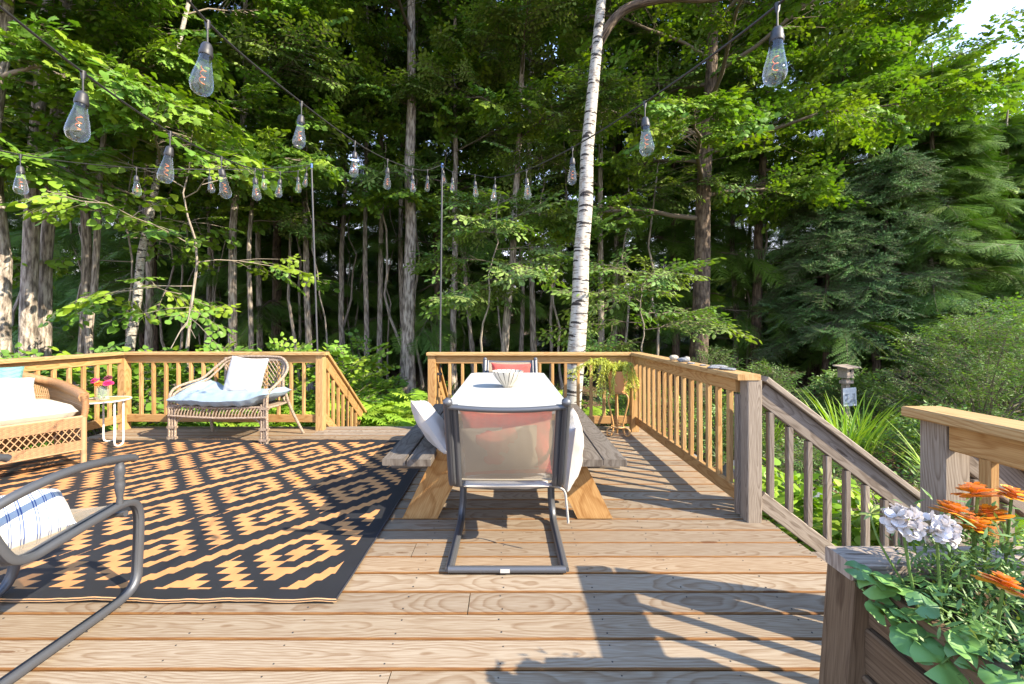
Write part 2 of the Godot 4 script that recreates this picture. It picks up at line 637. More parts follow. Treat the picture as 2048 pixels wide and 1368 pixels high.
func make_railings() -> void:
	rng.seed = 202
	# far corner (right): (1.455, 4.80); far corner (left): (-4.50, 4.90)
	var t := thing("deck_railing", "golden railing along the right side of the deck with stones on its cap", "railing", Vector3.ZERO, 0.0, "timber railings round the deck")
	post(t, mats["rail_wood_0"], 1.455, 4.80)
	rail_run(t, "rail_wood_", Vector2(1.47, 4.755), Vector2(1.47, 2.66), 0.1455, 0.10, 0.115, 0.12)
	t = thing("newel_post", "grey weathered post at the head of the garden steps, far side of the opening", "post", Vector3.ZERO, 0.0, "posts beside the garden steps")
	post(t, mats["grey_wood_0"], 1.508, 2.59)
	beam(t, "trim_strip", mats["grey_wood_1"], D(1.455, 0.02, 2.642), D(1.455, 0.77, 2.642), 0.03, 0.036, Vector3(0, 0, 1))
	t = thing("deck_railing", "short golden railing behind the picnic table with a fern hanging over it", "railing", Vector3.ZERO, 0.0, "timber railings round the deck")
	post(t, mats["rail_wood_1"], -0.865, 4.80)
	rail_run(t, "rail_wood_", Vector2(-0.82, 4.80), Vector2(1.41, 4.80), 0.1475, 0.0, 0.10, -0.012)
	t = thing("deck_railing", "golden railing behind the rattan loveseat, ending in a post by the back steps", "railing", Vector3.ZERO, 0.0, "timber railings round the deck")
	post(t, mats["rail_wood_2"], -2.175, 4.87)
	post(t, mats["rail_wood_0"], -4.49, 4.90)
	rail_run(t, "rail_wood_", Vector2(-4.445, 4.90), Vector2(-2.22, 4.87), 0.1475, 0.0, 0.028, 0.115)
	t = thing("deck_railing", "golden railing along the left edge behind the wicker sofa", "railing", Vector3.ZERO, 0.0, "timber railings round the deck")
	rail_run(t, "rail_wood_", Vector2(-4.50, 4.855), Vector2(-4.44, 1.2), 0.1475, 0.0, 0.045, 0.0)
	post(t, mats["rail_wood_1"], -4.437, 1.15)
	# near side of the garden steps
	t = thing("deck_railing", "near railing at the right edge with grey post and wide cap behind the planter", "railing", Vector3.ZERO, 0.0, "timber railings round the deck")
	post(t, mats["grey_wood_0"], 1.515, 1.45)
	rail_run(t, "rail_wood_", Vector2(1.50, 1.402), Vector2(1.50, -0.3), 0.146, 0.10, 0.115, 0.0)
	# garden steps' rails, going down to the right
	t = thing("stair_railing", "weathered grey stair railing sloping down into the garden", "railing", Vector3.ZERO, 0.0, "sloping stair rails")
	stair_rail(t, "grey_wood_", D(1.556, 0.795, 2.59), D(2.50, 0.075, 2.59), 0.66, 8)
	beam(t, "post", mats["grey_wood_1"], D(2.44, -0.5, 2.63), D(2.44, 0.14, 2.63), 0.089, 0.089, Vector3(0, 0, 1))
	t = thing("stair_railing", "stair railing seen between the near post and its balusters, sloping away behind the planter", "railing", Vector3.ZERO, 0.0, "sloping stair rails")
	stair_rail(t, "grey_wood_", D(1.562, 0.79, 1.47), D(2.50, 0.075, 1.47), 0.66, 8)
	beam(t, "post", mats["grey_wood_1"], D(2.44, -0.5, 1.51), D(2.44, 0.14, 1.51), 0.089, 0.089, Vector3(0, 0, 1))
	# back steps' rails, going down away from the camera
	t = thing("stair_railing", "golden stair railing descending behind the post left of the back opening", "railing", Vector3.ZERO, 0.0, "sloping stair rails")
	stair_rail(t, "rail_wood_", D(-2.155, 0.79, 4.918), D(-2.155, -0.10, 6.15), 0.66, 8)
	beam(t, "post", mats["rail_wood_1"], D(-2.20, -0.5, 6.1), D(-2.20, -0.02, 6.1), 0.089, 0.089, Vector3(0, 0, 1))
	t = thing("stair_railing", "golden stair railing descending behind the short railing's end post", "railing", Vector3.ZERO, 0.0, "sloping stair rails")
	stair_rail(t, "rail_wood_", D(-0.865, 0.79, 4.848), D(-0.865, -0.10, 6.10), 0.66, 8)
	# steps
	t = thing("garden_steps", "timber steps going down from the right side of the deck", "steps", Vector3.ZERO)
	for i in 3:
		for k in 2:
			beam(t, "tread", mats["grey_wood_%d" % k], D(1.70 + i * 0.28 + k * 0.143, -0.19 * (i + 1), 1.53), D(1.70 + i * 0.28 + k * 0.143, -0.19 * (i + 1), 2.54), 0.138, 0.034)
	t = thing("back_steps", "timber steps going down from the opening in the back railing", "steps", Vector3.ZERO)
	for i in 3:
		for k in 2:
			beam(t, "tread", mats["rail_wood_%d" % k], D(-2.1, -0.19 * (i + 1), 5.12 + i * 0.28 + k * 0.143), D(-0.92, -0.19 * (i + 1), 5.12 + i * 0.28 + k * 0.143), 0.138, 0.034)

func make_rail_stones() -> void:
	rng.seed = 303
	var gm := StandardMaterial3D.new()
	gm.albedo_texture = noise_tex(0.05, 4, [[0.3, Color(0.34, 0.36, 0.38)], [0.6, Color(0.48, 0.49, 0.50)], [0.8, Color(0.58, 0.58, 0.57)]], 31, false, 256)
	gm.uv1_triplanar = true
	gm.uv1_scale = Vector3(6, 6, 6)
	gm.roughness = 0.9
	mats["stone"] = gm
	var pale := gm.duplicate()
	pale.albedo_color = Color(1.35, 1.25, 1.1)
	mats["stone_pale"] = pale
	# x, distance, size, pale, label
	var list := [
		[1.44, 3.62, Vector3(0.075, 0.05, 0.07), true, "cream pebble at the far end of the stones on the railing"],
		[1.455, 3.45, Vector3(0.09, 0.038, 0.10), false, "largest rounded grey stone on the railing cap"],
		[1.50, 3.50, Vector3(0.05, 0.045, 0.05), true, "small pinkish pebble tucked behind the rounded grey stone"],
		[1.44, 3.28, Vector3(0.06, 0.012, 0.06), false, "thin dark chip between the pebbles and the flat slates"],
		[1.46, 3.12, Vector3(0.05, 0.010, 0.05), false, "smallest slate chip midway along the railing stones"],
		[1.50, 2.98, Vector3(0.12, 0.020, 0.09), false, "long flat slate on the railing cap before the end"],
		[1.44, 2.92, Vector3(0.10, 0.014, 0.08), false, "dark flat slate lying at the inner edge of the cap"],
		[1.47, 2.80, Vector3(0.12, 0.018, 0.07), false, "pale grey flat slate nearest the end of the railing cap"],
	]
	for e in list:
		var s: Vector3 = e[2]
		var p := []
		var sd := R(0, 90)
		for r in 9:
			var row := []
			var la := -PI / 2 + PI * r / 8
			for c in 15:
				var lo := TAU * (c % 14) / 14
				var q := Vector3(cos(la) * cos(lo), sin(la), cos(la) * sin(lo))
				var k := 1.0 + 0.3 * noise.get_noise_3d(q.x * 30 + sd, q.y * 30, q.z * 30)
				var w := 0.72 if absf(q.y) > 0.0 else 1.0
				row.append(Vector3(q.x * s.x, signf(q.y) * pow(absf(q.y), w) * s.y, q.z * s.z) * 0.5 * k)
			p.append(row)
		var b := MB.new()
		b.sheet(p, true)
		var o := put("rail_stone", b.mesh(), mats["stone_pale"] if e[3] else mats["stone"], null, D(e[0], CAP_TOP + s.y * 0.46, e[1]))
		o.rotation.y = R(0, 3)
		tag(o, e[4], "stone", "stones laid out on the railing cap")

# ------------------------------------------------------------------ leaves
func outline(kind: String) -> Array:
	# one half of the blade as (along, across)
	match kind:
		"maple": return [Vector2(0.06, 0.20), Vector2(-0.06, 0.40), Vector2(0.22, 0.36), Vector2(0.36, 0.58), Vector2(0.46, 0.30), Vector2(0.62, 0.36), Vector2(0.74, 0.16)]
		"ovate": return [Vector2(0.16, 0.20), Vector2(0.42, 0.28), Vector2(0.72, 0.20)]
		"broad": return [Vector2(0.05, 0.24), Vector2(0.28, 0.40), Vector2(0.58, 0.36), Vector2(0.84, 0.18)]
		"narrow": return [Vector2(0.3, 0.10), Vector2(0.6, 0.09)]
	return []

func add_leaf(b: MB, o: Vector3, f: Vector3, up: Vector3, size: float, half: Array, fold := 0.25, droop := 0.18) -> void:
	var s := f.cross(up).normalized()
	var u := s.cross(f).normalized()
	var k0 := b.v.size()
	var m := half.size()
	b.v.append(o)
	var tip := o + (f - u * droop) * size
	b.v.append(o + (f * 0.5 - u * droop * 0.25) * size)
	b.v.append(tip)
	b.n.append_array([u, (u + f * droop * 0.5).normalized(), (u + f * droop).normalized()])
	for sg: float in [1.0, -1.0]:
		for p: Vector2 in half:
			b.n.append((u + s * (sg * fold) + f * (droop * p.x)).normalized())
			b.v.append(o + (f * p.x + s * (p.y * sg) - u * (p.y * fold + droop * p.x * p.x)) * size)
	for h in 2:
		var a := k0 + 3 + h * m
		var seq := [k0]
		for i in m: seq.append(a + i)
		seq.append(k0 + 2)
		for i in seq.size() - 1:
			if h == 1: b.ix.append_array([k0 + 1, seq[i], seq[i + 1]])
			else: b.ix.append_array([k0 + 1, seq[i + 1], seq[i]])

# a leafy spray that grows along +x with its upper side to +y
func spray(sd: int, length: float, leaf: float, kind: String, step: float, jitter := 0.5, sides := 3, droop := 0.25) -> ArrayMesh:
	rng.seed = sd
	var lb := MB.new()
	var tb := MB.new()
	var half := outline(kind)
	var axes := [[Vector3.ZERO, Vector3(1, 0.05, 0), length]]
	for i in sides:
		for sg: float in [-1.0, 1.0]:
			var f := 0.12 + 0.75 * (i + R(0.1, 0.7)) / sides
			axes.append([Vector3(length * f, -droop * length * f * f * 0.4, 0), Vector3(1, R(-0.1, 0.15), sg * R(0.7, 1.3)).normalized(), length * (1.05 - f) * R(0.55, 0.8)])
	for a in axes:
		var o: Vector3 = a[0]
		var f: Vector3 = a[1]
		var L: float = a[2]
		var pth := PackedVector3Array()
		var rr := PackedFloat32Array()
		for k in 4:
			var q := k / 3.0
			pth.append(o + f * L * q - Vector3.UP * droop * L * q * q * 0.4)
			rr.append(lerpf(0.004, 0.0012, q) * (length / 0.6))
		tb.tube(pth, rr, 3, PackedVector2Array(), false)
		var n := maxi(2, int(L / step))
		for k in n + 1:
			var q := (k + 0.6) / (n + 0.6)
			var p := o + f * L * q - Vector3.UP * droop * L * q * q * 0.4
			var sg := 1.0 if k % 2 == 0 else -1.0
			var side := f.cross(Vector3.UP).normalized() * sg
			var ld := (f * R(0.3, 0.9) + side * R(0.5, 1.0) + Vector3.UP * R(-0.55, 0.15))
			if k == n: ld = f + Vector3.UP * R(-0.4, 0.0)
			var up := (Vector3.UP + Vector3(R(-jitter, jitter), 0, R(-jitter, jitter))).normalized()
			add_leaf(lb, p + side * leaf * 0.12, ld.normalized(), up, leaf * R(0.72, 1.15), half, R(0.05, 0.4), R(0.02, 0.4))
	lb.t = PackedVector2Array()
	var m := lb.mesh()
	tb.add_to(m)
	return m

# flat feathery conifer spray (hemlock)
func hemlock_spray(sd: int, length: float) -> ArrayMesh:
	rng.seed = sd
	var lb := MB.new()
	var tb := MB.new()
	var main := PackedVector3Array()
	for k in 5:
		var q := k / 4.0
		main.append(Vector3(length * q, -0.22 * length * q * q, 0))
	tb.tube(main, PackedFloat32Array([0.006, 0.005, 0.004, 0.003, 0.001]), 3, PackedVector2Array(), false)
	var n := 13
	for i in n:
		var q := (i + 0.4) / n
		var o := Vector3(length * q, -0.22 * length * q * q, 0)
		for sg: float in [-1.0, 1.0]:
			var L := length * 0.42 * sin(PI * clampf(q * 0.86 + 0.14, 0, 1)) * R(0.7, 1.1) + 0.03
			var f := Vector3(R(0.7, 1.0), R(-0.25, 0.02), sg * R(0.7, 1.0)).normalized()
			var m := int(L / 0.028) + 1
			for k in m:
				var qq := (k + 0.5) / m
				var p := o + f * L * qq - Vector3.UP * L * qq * qq * 0.25
				for s2: float in [-1.0, 1.0]:
					var g := (f * 0.75 + f.cross(Vector3.UP) * s2 * 0.7 + Vector3.UP * R(-0.25, 0.1)).normalized()
					var e: float = (0.05 * (1.0 - qq * 0.5)) * R(0.7, 1.2)
					var w := g.cross(Vector3.UP).normalized() * 0.0058
					lb.tri(p - w, p + g * e, p + w)
			var w2 := f.cross(Vector3.UP).normalized() * 0.005
			lb.tri(o - w2, o + f * (L + 0.03) - Vector3.UP * L * 0.25, o + w2)
	var m2 := lb.mesh()
	tb.add_to(m2)
	return m2

# stiff spruce spray: twigs set all round with needles
func spruce_spray(sd: int, length: float) -> ArrayMesh:
	rng.seed = sd
	var lb := MB.new()
	var tb := MB.new()
	var axes := [[Vector3.ZERO, Vector3(1, 0.05, 0), length]]
	for i in 6:
		for sg: float in [-1.0, 1.0]:
			var f := 0.1 + 0.85 * (i + R(0, 0.6)) / 6
			axes.append([Vector3(length * f, 0, 0), Vector3(1.0, R(0.0, 0.4), sg * R(0.6, 1.0)).normalized(), length * (1.1 - f) * R(0.4, 0.62)])
	for a in axes:
		var o: Vector3 = a[0]
		var f: Vector3 = a[1]
		var L: float = a[2]
		tb.tube(PackedVector3Array([o, o + f * L]), PackedFloat32Array([0.004, 0.002]), 3, PackedVector2Array(), false)
		var s := f.cross(Vector3.UP).normalized()
		var u := s.cross(f)
		var n := int(L / 0.011)
		for k in n:
			var p := o + f * L * (k + 0.5) / n
			var an := R(0, TAU)
			var r := (s * cos(an) + u * (sin(an) * 0.8 + 0.2)).normalized()
			var g := (f * 0.8 + r).normalized() * R(0.026, 0.04)
			var w := g.cross(r).normalized() * 0.0042
			if w.length() < 0.001: w = s * 0.0042
			lb.tri(p - w, p + g, p + w)
	var m2 := lb.mesh()
	tb.add_to(m2)
	return m2

func frond(sd: int, length: float) -> ArrayMesh:
	rng.seed = sd
	var lb := MB.new()
	var n := 22
	var pts := []
	for k in n + 1:
		var q := float(k) / n
		pts.append(Vector3(length * (q * 0.8), length * (q * 0.75 - 0.62 * q * q), 0))
	for k in n:
		var q := float(k) / n
		var p: Vector3 = pts[k]
		var f: Vector3 = (pts[k + 1] - p).normalized()
		var L := length * 0.24 * sin(PI * clampf(0.12 + 0.88 * q, 0, 1)) * R(0.85, 1.1) + 0.008
		for sg: float in [-1.0, 1.0]:
			var g := (Vector3(0, 0, sg) + f * 0.35 + Vector3.UP * R(-0.25, 0.15)).normalized()
			var w := f * 0.011 * (length / 0.6)
			lb.tri(p - w, p + g * L * 0.55 + w * 1.1 - Vector3.UP * L * 0.02, p + w)
			lb.tri(p + g * L * 0.5 - w * 1.1, p + g * L - Vector3.UP * L * 0.2, p + g * L * 0.5 + w * 1.1)
			lb.tri(p - w, p + g * L * 0.55 - w * 1.1, p + g * L * 0.55 + w * 1.1)
		var t := Vector3(0, 0, 0.003)
		lb.tri(p - t, pts[k + 1], p + t)
	return lb.mesh()

# a blade of grass growing up and bending over to +x
func blade_mesh(h: float, bend: float, w: float) -> ArrayMesh:
	var lb := MB.new()
	var pr := []
	for k in 6:
		var q := k / 5.0
		var c := Vector3(bend * q * q, h * (q - 0.25 * q * q * bend / h), 0)
		var ww := w * (1.0 - pow(q, 2.2)) + 0.0006
		pr.append([c - Vector3(0, 0, ww), c + Vector3(0, 0, ww), c + Vector3(0.25 * ww, 0, 0)])
	for k in 5:
		var a: Array = pr[k]
		var b: Array = pr[k + 1]
		lb.tri(a[0], a[2], b[2]); lb.tri(a[0], b[2], b[0])
		lb.tri(a[2], a[1], b[1]); lb.tri(a[2], b[1], b[2])
	return lb.mesh()

var sprays := {}
func set_mats(m: ArrayMesh, a: Material, b: Material) -> ArrayMesh:
	m.surface_set_material(0, a)
	if m.get_surface_count() > 1: m.surface_set_material(1, b)
	return m

func make_sprays() -> void:
	var lf: Material = mats["leaf"]
	var gl: Material = mats["leaf_glossy"]
	var nd: Material = mats["needle"]
	var tw: Material = mats["twig"]
	var tp: Material = mats["twig_pale"]
	sprays["maple"] = [set_mats(spray(1, 0.62, 0.088, "maple", 0.058, 0.9), lf, tw), set_mats(spray(2, 0.55, 0.094, "maple", 0.06, 1.0), lf, tw)]
	sprays["beech"] = [set_mats(spray(3, 0.62, 0.085, "ovate", 0.055, 0.3, 3, 0.15), lf, tw), set_mats(spray(4, 0.55, 0.09, "ovate", 0.055, 0.35, 3, 0.2), lf, tw)]
	sprays["big"] = [set_mats(spray(5, 0.55, 0.13, "broad", 0.09, 0.6, 2, 0.3), gl, tp), set_mats(spray(6, 0.5, 0.12, "broad", 0.085, 0.7, 2, 0.35), gl, tp)]
	sprays["small"] = [set_mats(spray(7, 0.42, 0.05, "ovate", 0.034, 0.7, 3, 0.1), gl, tw), set_mats(spray(8, 0.4, 0.055, "narrow", 0.03, 0.7, 3, 0.1), gl, tw)]
	sprays["hemlock"] = [set_mats(hemlock_spray(9, 0.75), nd, tw), set_mats(hemlock_spray(10, 0.62), nd, tw)]
	sprays["spruce"] = [set_mats(spruce_spray(11, 0.6), nd, tw), set_mats(spruce_spray(12, 0.5), nd, tw)]
	sprays["fern"] = [set_mats(frond(13, 0.62), lf, tw), set_mats(frond(14, 0.5), lf, tw)]

# leaf colours, linear
const TINTS := {
	"maple": [Color(0.145, 0.275, 0.036), Color(0.185, 0.31, 0.034), Color(0.12, 0.24, 0.04), Color(0.22, 0.33, 0.03)],
	"beech": [Color(0.17, 0.27, 0.06), Color(0.13, 0.24, 0.055), Color(0.21, 0.295, 0.08)],
	"hemlock": [Color(0.105, 0.205, 0.03), Color(0.13, 0.235, 0.03), Color(0.085, 0.175, 0.03)],
	"spruce": [Color(0.105, 0.225, 0.07), Color(0.13, 0.26, 0.10), Color(0.09, 0.195, 0.05)],
	"bright": [Color(0.25, 0.40, 0.036), Color(0.20, 0.35, 0.036), Color(0.30, 0.43, 0.05)],
	"shrub": [Color(0.13, 0.235, 0.055), Color(0.17, 0.27, 0.075), Color(0.10, 0.195, 0.045)],
}
func tint(k: String) -> Color:
	var a: Array = TINTS[k]
	var c: Color = a[rng.randi_range(0, a.size() - 1)]
	return c * R(0.82, 1.2)

func orient(f: Vector3, roll := 0.0) -> Basis:
	f = f.normalized()
	var s := f.cross(Vector3.UP)
	if s.length() < 0.02: s = Vector3.RIGHT
	s = s.normalized()
	var u := s.cross(f).normalized()
	return Basis(f, u, s).rotated(f, roll)

# a tree: trunk, limbs and a crown of sprays set along the limbs
# o: x, d, h (height), r (trunk radius), top (sideways lean in x and z at the top), from/to (share of the height with limbs), reach, n (limbs), per (sprays per limb),
#    kind, tint, bark, rise (slope of the limbs), taper ("cone" or "round"), facing (sector of limbs), label, group, size
func tree(o: Dictionary) -> Node3D:
	rng.seed = o.get("seed", 1)
	var x: float = o.x
	var d: float = o.d
	var h: float = o.h
	var r: float = o.r
	var root := thing(o.get("name", "tree"), o.label, "tree", D(x, gy(x, d) - 0.06, d), 0.0, o.get("group", ""))
	var lean: Vector2 = o.get("top", Vector2.ZERO)
	var pts := PackedVector3Array()
	var rad := PackedFloat32Array()
	var nseg := 14
	var wob := R(0, 100)
	var wa: float = o.get("wobble", 0.18)
	for k in nseg + 1:
		var q := float(k) / nseg
		pts.append(Vector3(lean.x * q + wa * noise.get_noise_2d(wob, q * 90.0) * minf(q * 6.0, 1.0), h * q, lean.y * q + wa * noise.get_noise_2d(wob + 50.0, q * 90.0) * minf(q * 6.0, 1.0)))
		rad.append(r * (1.0 - 0.86 * q) * (1.0 + 0.35 * exp(-q * 40.0)))
	var tb := MB.new()
	tb.tube(pts, rad, 11 if r > 0.1 else 8, PackedVector2Array(), false)
	put("trunk", tb.mesh(), mats[o.get("bark", "bark_grey")], root)
	var n: int = o.n
	if n == 0: return root
	var kind: String = o.kind
	var f0: float = o.get("from", 0.3)
	var f1: float = o.get("to", 0.98)
	var per: int = o.per
	var rise: float = o.get("rise", 0.25)
	var cone: bool = o.get("taper", "round") == "cone"
	var sz: float = o.get("size", 1.0)
	var xf := [[], []]
	var cl := [[], []]
	var az := R(0, TAU)
	var which := rng.randi_range(0, 1)
	var limb_mat: Material = mats[o.get("limb", "twig")]
	var facing = o.get("facing", null)
	for i in n:
		var q := f0 + (f1 - f0) * (i + R(0.1, 0.9)) / n
		az += 2.4 + R(-0.4, 0.4)
		var a := az
		if facing != null: a = facing[0] + R(-facing[1], facing[1])
		var kf := q * nseg
		var ki := mini(int(kf), nseg - 1)
		var base := pts[ki].lerp(pts[ki + 1], kf - ki)
		var g := (q - f0) / (f1 - f0)
		var L: float = o.reach * ((1.0 - 0.88 * g) if cone else (0.5 + 0.6 * sin(PI * clampf(0.15 + 0.8 * g, 0, 1)))) * R(0.7, 1.15)
		L = maxf(L, 0.35)
		var hd := Vector3(cos(a), 0, sin(a))
		var up := rise + (0.5 * g if not cone else 0.0) + R(-0.12, 0.12)
		var sag: float = o.get("sag", 0.22) + R(-0.05, 0.1)
		var bp := PackedVector3Array()
		var br := PackedFloat32Array()
		var lr := maxf(0.009, lerpf(r * 0.30, r * 0.10, g))
		var bend := hd.cross(Vector3.UP) * R(-0.18, 0.18)
		for k in 7:
			var s := k / 6.0
			bp.append(base + (hd * s + Vector3.UP * (up * s - sag * s * s) + bend * s * s) * L + Vector3(R(-1, 1), R(-1, 1), R(-1, 1)) * 0.018 * L * (1.0 if k > 0 else 0.0))
			br.append(lerpf(lr, 0.004, s))
		var bb := MB.new()
		bb.tube(bp, br, 5, PackedVector2Array(), false)
		for k in per:
			var s := 0.2 + 0.8 * (k + R(0.0, 1.0)) / per
			var fi := minf(s * 6.0, 5.99)
			var p := bp[int(fi)].lerp(bp[int(fi) + 1], fi - int(fi))
			var tg := (bp[int(fi) + 1] - bp[int(fi)]).normalized()
			var sg := 1.0 if k % 2 == 0 else -1.0
			var spread := 0.0 if k == per - 1 else R(0.5, 1.3) * sg
			var dirv := tg.rotated(Vector3.UP, spread)
			dirv.y += R(-0.45, 0.25)
			dirv = dirv.normalized()
			var far := R(0.0, 0.42) * L * (1.05 - s) + R(0.0, 0.15)
			if kind == "hemlock" or kind == "spruce": far *= 0.8
			var start := p
			if far > 0.22:
				var e := p + dirv * far + Vector3.UP * R(-0.06, 0.06)
				if o.get("twigs", true): bb.tube(PackedVector3Array([p, p.lerp(e, 0.5) + Vector3.UP * 0.02, e]), PackedFloat32Array([0.006, 0.005, 0.003]), 3, PackedVector2Array(), false)
				start = e
			if over_deck(root.position + start + dirv * 0.3): continue
			var w := which
			var sc := sz * R(0.6, 1.3)
			xf[w].append(Transform3D(orient(dirv, R(-0.75, 0.75)).scaled(Vector3.ONE * sc), start))
			cl[w].append(tint(o.tint))
		put("branch", bb.mesh(), limb_mat, root)
	for w in 2:
		if xf[w].is_empty(): continue
		many("crown", sprays[kind][w], xf[w], cl[w], root).set_meta("kind", "stuff")
	return root

# leaves keep clear of the deck's own space
func over_deck(p: Vector3) -> bool:
	return p.x > -5.0 and p.x < 1.95 and -p.z < 5.45 and p.y < 2.6

# a shrub: stems from one root and leaf sprays over a dome
func shrub(o: Dictionary) -> Node3D:
	rng.seed = o.get("seed", 1)
	var x: float = o.x
	var d: float = o.d
	var root := thing(o.get("name", "shrub"), o.label, "shrub", D(x, o.get("y", gy(x, d)), d), 0.0, o.get("group", ""))
	var h: float = o.h
	var w: float = o.w
	var n: int = o.n
	var xf := [[], []]
	var cl := [[], []]
	var st := MB.new()
	var which := rng.randi_range(0, 1)
	for i in n:
		var a := R(0, TAU)
		var e := pow(R(0, 1), 0.6)
		var q := R(0.12, 1.0)
		var rr := w * e * sqrt(maxf(0.05, 1.0 - pow(q * 0.92, 2.0)))
		var p := Vector3(cos(a) * rr, h * q * (1.0 - 0.15 * e), sin(a) * rr)
		var dirv := Vector3(cos(a) * (0.4 + e), R(0.0, 0.9) + 0.3 * q, sin(a) * (0.4 + e)).normalized()
		if over_deck(root.position + p + dirv * 0.2): continue
		var k := which
		var sc: float = o.get("size", 1.0) * R(0.7, 1.2)
		xf[k].append(Transform3D(orient(dirv, R(-0.5, 0.5)).scaled(Vector3.ONE * sc), p - dirv * 0.25))
		cl[k].append(tint(o.tint))
		if i % 9 == 0:
			st.tube(PackedVector3Array([Vector3(R(-0.06, 0.06), -0.05, R(-0.06, 0.06)), p * 0.5 + Vector3(0, h * 0.08, 0), p]), PackedFloat32Array([0.014, 0.009, 0.004]), 4, PackedVector2Array(), false)
	put("stem", st.mesh(), mats["twig"], root)
	for k in 2:
		if not xf[k].is_empty(): many("foliage", sprays[o.kind][k], xf[k], cl[k], root).set_meta("kind", "stuff")
	return root

# ------------------------------------------------------------------ the wood
func make_forest() -> void:
	var Z := Vector2.ZERO
	# trunks at the left edge, sunlit
	var near := [
		{x=-7.35, d=6.0, h=13.0, r=0.14, top=Vector2(0.6, 0.4), n=15, per=49, reach=2.3, from=0.34, kind="maple", tint="maple", limb="twig_pale", label="thick pale trunk cut by the left edge of the picture", seed=1},
		{x=-7.62, d=6.6, h=15.0, r=0.115, top=Vector2(0.7, 0), n=15, per=45, reach=2.6, from=0.34, kind="big", tint="maple", limb="twig_pale", label="broad sunlit trunk dappled with leaf shadows, second from the left edge", seed=2},
		{x=-7.74, d=6.9, h=14.0, r=0.10, top=Vector2(1.1, 0.3), n=14, per=45, reach=2.5, from=0.34, kind="maple", tint="maple", limb="twig_pale", label="pale trunk just right of the dappled broad trunk, leaning right", seed=3},
		{x=-7.36, d=7.2, h=15.0, r=0.08, top=Vector2(0.5, 0), n=12, per=45, reach=2.4, from=0.34, kind="maple", tint="maple", limb="twig_pale", label="left trunk of a close pair of slim grey trees", seed=4},
		{x=-7.20, d=7.15, h=12.0, r=0.06, top=Vector2(0.9, 0.2), n=12, per=41, reach=2.2, from=0.34, kind="big", tint="maple", limb="twig_pale", label="right trunk of a close pair of slim grey trees", seed=5},
		{x=-7.12, d=7.6, h=11.0, r=0.085, top=Vector2(1.9, 0.1), n=14, per=45, reach=2.6, from=0.34, kind="maple", tint="maple", bark="bark_birch", limb="twig_pale", label="whitish slender tree leaning strongly to the right behind the left corner", seed=6},
		{x=-5.98, d=9.0, h=14.0, r=0.095, top=Vector2(0.6, 0.2), n=13, per=45, reach=2.6, from=0.34, kind="maple", tint="maple", limb="twig_pale", label="pale mottled tree behind the rattan loveseat's left arm", seed=7},
		{x=-5.80, d=9.4, h=13.0, r=0.06, top=Vector2(0.2, 0), n=10, per=41, reach=2.2, from=0.3, kind="beech", tint="beech", label="thin grey trunk close beside the pale mottled tree", seed=8},
		{x=-2.32, d=9.7, h=19.0, r=0.155, top=Vector2(0.3, 0), n=18, per=49, reach=3.2, from=0.36, kind="maple", tint="maple", label="tall straight grey trunk rising behind the back steps", seed=9},
		{x=-3.72, d=11.0, h=16.0, r=0.075, top=Z, n=12, per=45, reach=2.6, from=0.3, kind="hemlock", tint="hemlock", label="slim trunk left of the straight grey tree by the steps", seed=10},
		{x=-3.44, d=11.2, h=16.0, r=0.08, top=Vector2(0.2, 0), n=12, per=45, reach=2.6, from=0.34, kind="maple", tint="maple", label="brown-lit trunk just left of the tall straight grey trunk", seed=11},
		{x=-0.14, d=9.5, h=15.0, r=0.095, top=Vector2(1.1, 0.2), n=15, per=49, reach=2.8, from=0.32, kind="beech", tint="beech", bark="bark_grey", label="mossy pale trunk standing behind the chair at the table's far end", seed=12},
		{x=-0.85, d=11.3, h=12.0, r=0.06, top=Vector2(-1.2, 0), n=10, per=41, reach=2.2, from=0.35, kind="maple", tint="maple", label="thin lichen-grey stem leaning left behind the picnic table", seed=13},
		{x=4.06, d=9.0, h=15.0, r=0.20, top=Vector2(0.5, 0.4), n=32, per=64, reach=4.7, from=0.27, kind="maple", tint="maple", bark="bark_dark", label="stout dark double trunk behind the right railing with a yellow-green crown", seed=15, rise=0.3},
		{x=6.47, d=11.0, h=15.0, r=0.135, top=Vector2(0.8, 0), n=24, per=57, reach=3.3, from=0.36, kind="maple", tint="maple", bark="bark_dark", label="dark trunk behind the end of the right railing", seed=16},
		{x=8.9, d=12.2, h=14.0, r=0.13, top=Vector2(0.4, 0.6), n=26, per=57, reach=3.8, from=0.46, kind="maple", tint="maple", bark="bark_dark", label="yellow-green maple rising above the spruces under the blue sky", seed=17},
	]
	for o in near:
		o["group"] = "trees along the edge of the wood"
		if o.kind == "hemlock": o["taper"] = "cone"
		tree(o)
	# leafy middle storey behind the front trunks
	var mid := [[-9.6, 8.6, "maple", "maple"], [-8.4, 9.8, "maple", "maple"], [-4.9, 10.4, "maple", "maple"], [-3.0, 12.0, "maple", "maple"], [-1.4, 10.6, "maple", "beech"], [0.7, 11.2, "maple", "maple"], [2.3, 10.2, "maple", "beech"], [-6.9, 11.6, "maple", "beech"], [3.2, 12.4, "maple", "maple"]]
	var mid_labels := ["leafy tree reaching in from beyond the left edge", "leafy tree just behind the thick trunks at the left", "leafy tree rising behind the middle of the loveseat", "leafy tree behind the straight grey trunk by the steps", "leafy beech above the bowl on the picnic table", "leafy tree right behind the white birch", "leafy beech between the birch and the stout double trunk", "leafy beech behind the leaning whitish tree", "leafy tree left of the stout double trunk, set farther back"]
	for i in mid.size():
		var e: Array = mid[i]
		tree({x=e[0], d=e[1], h=15.0 + i % 3 * 1.7, r=0.085, top=Vector2(0.3 * sin(i * 2.0), 0.3), n=22, per=44, reach=2.9, from=0.30, kind=e[3], tint=e[3], limb="twig", label=mid_labels[i], group="leafy middle storey trees", seed=700 + i, name="understorey_tree"})
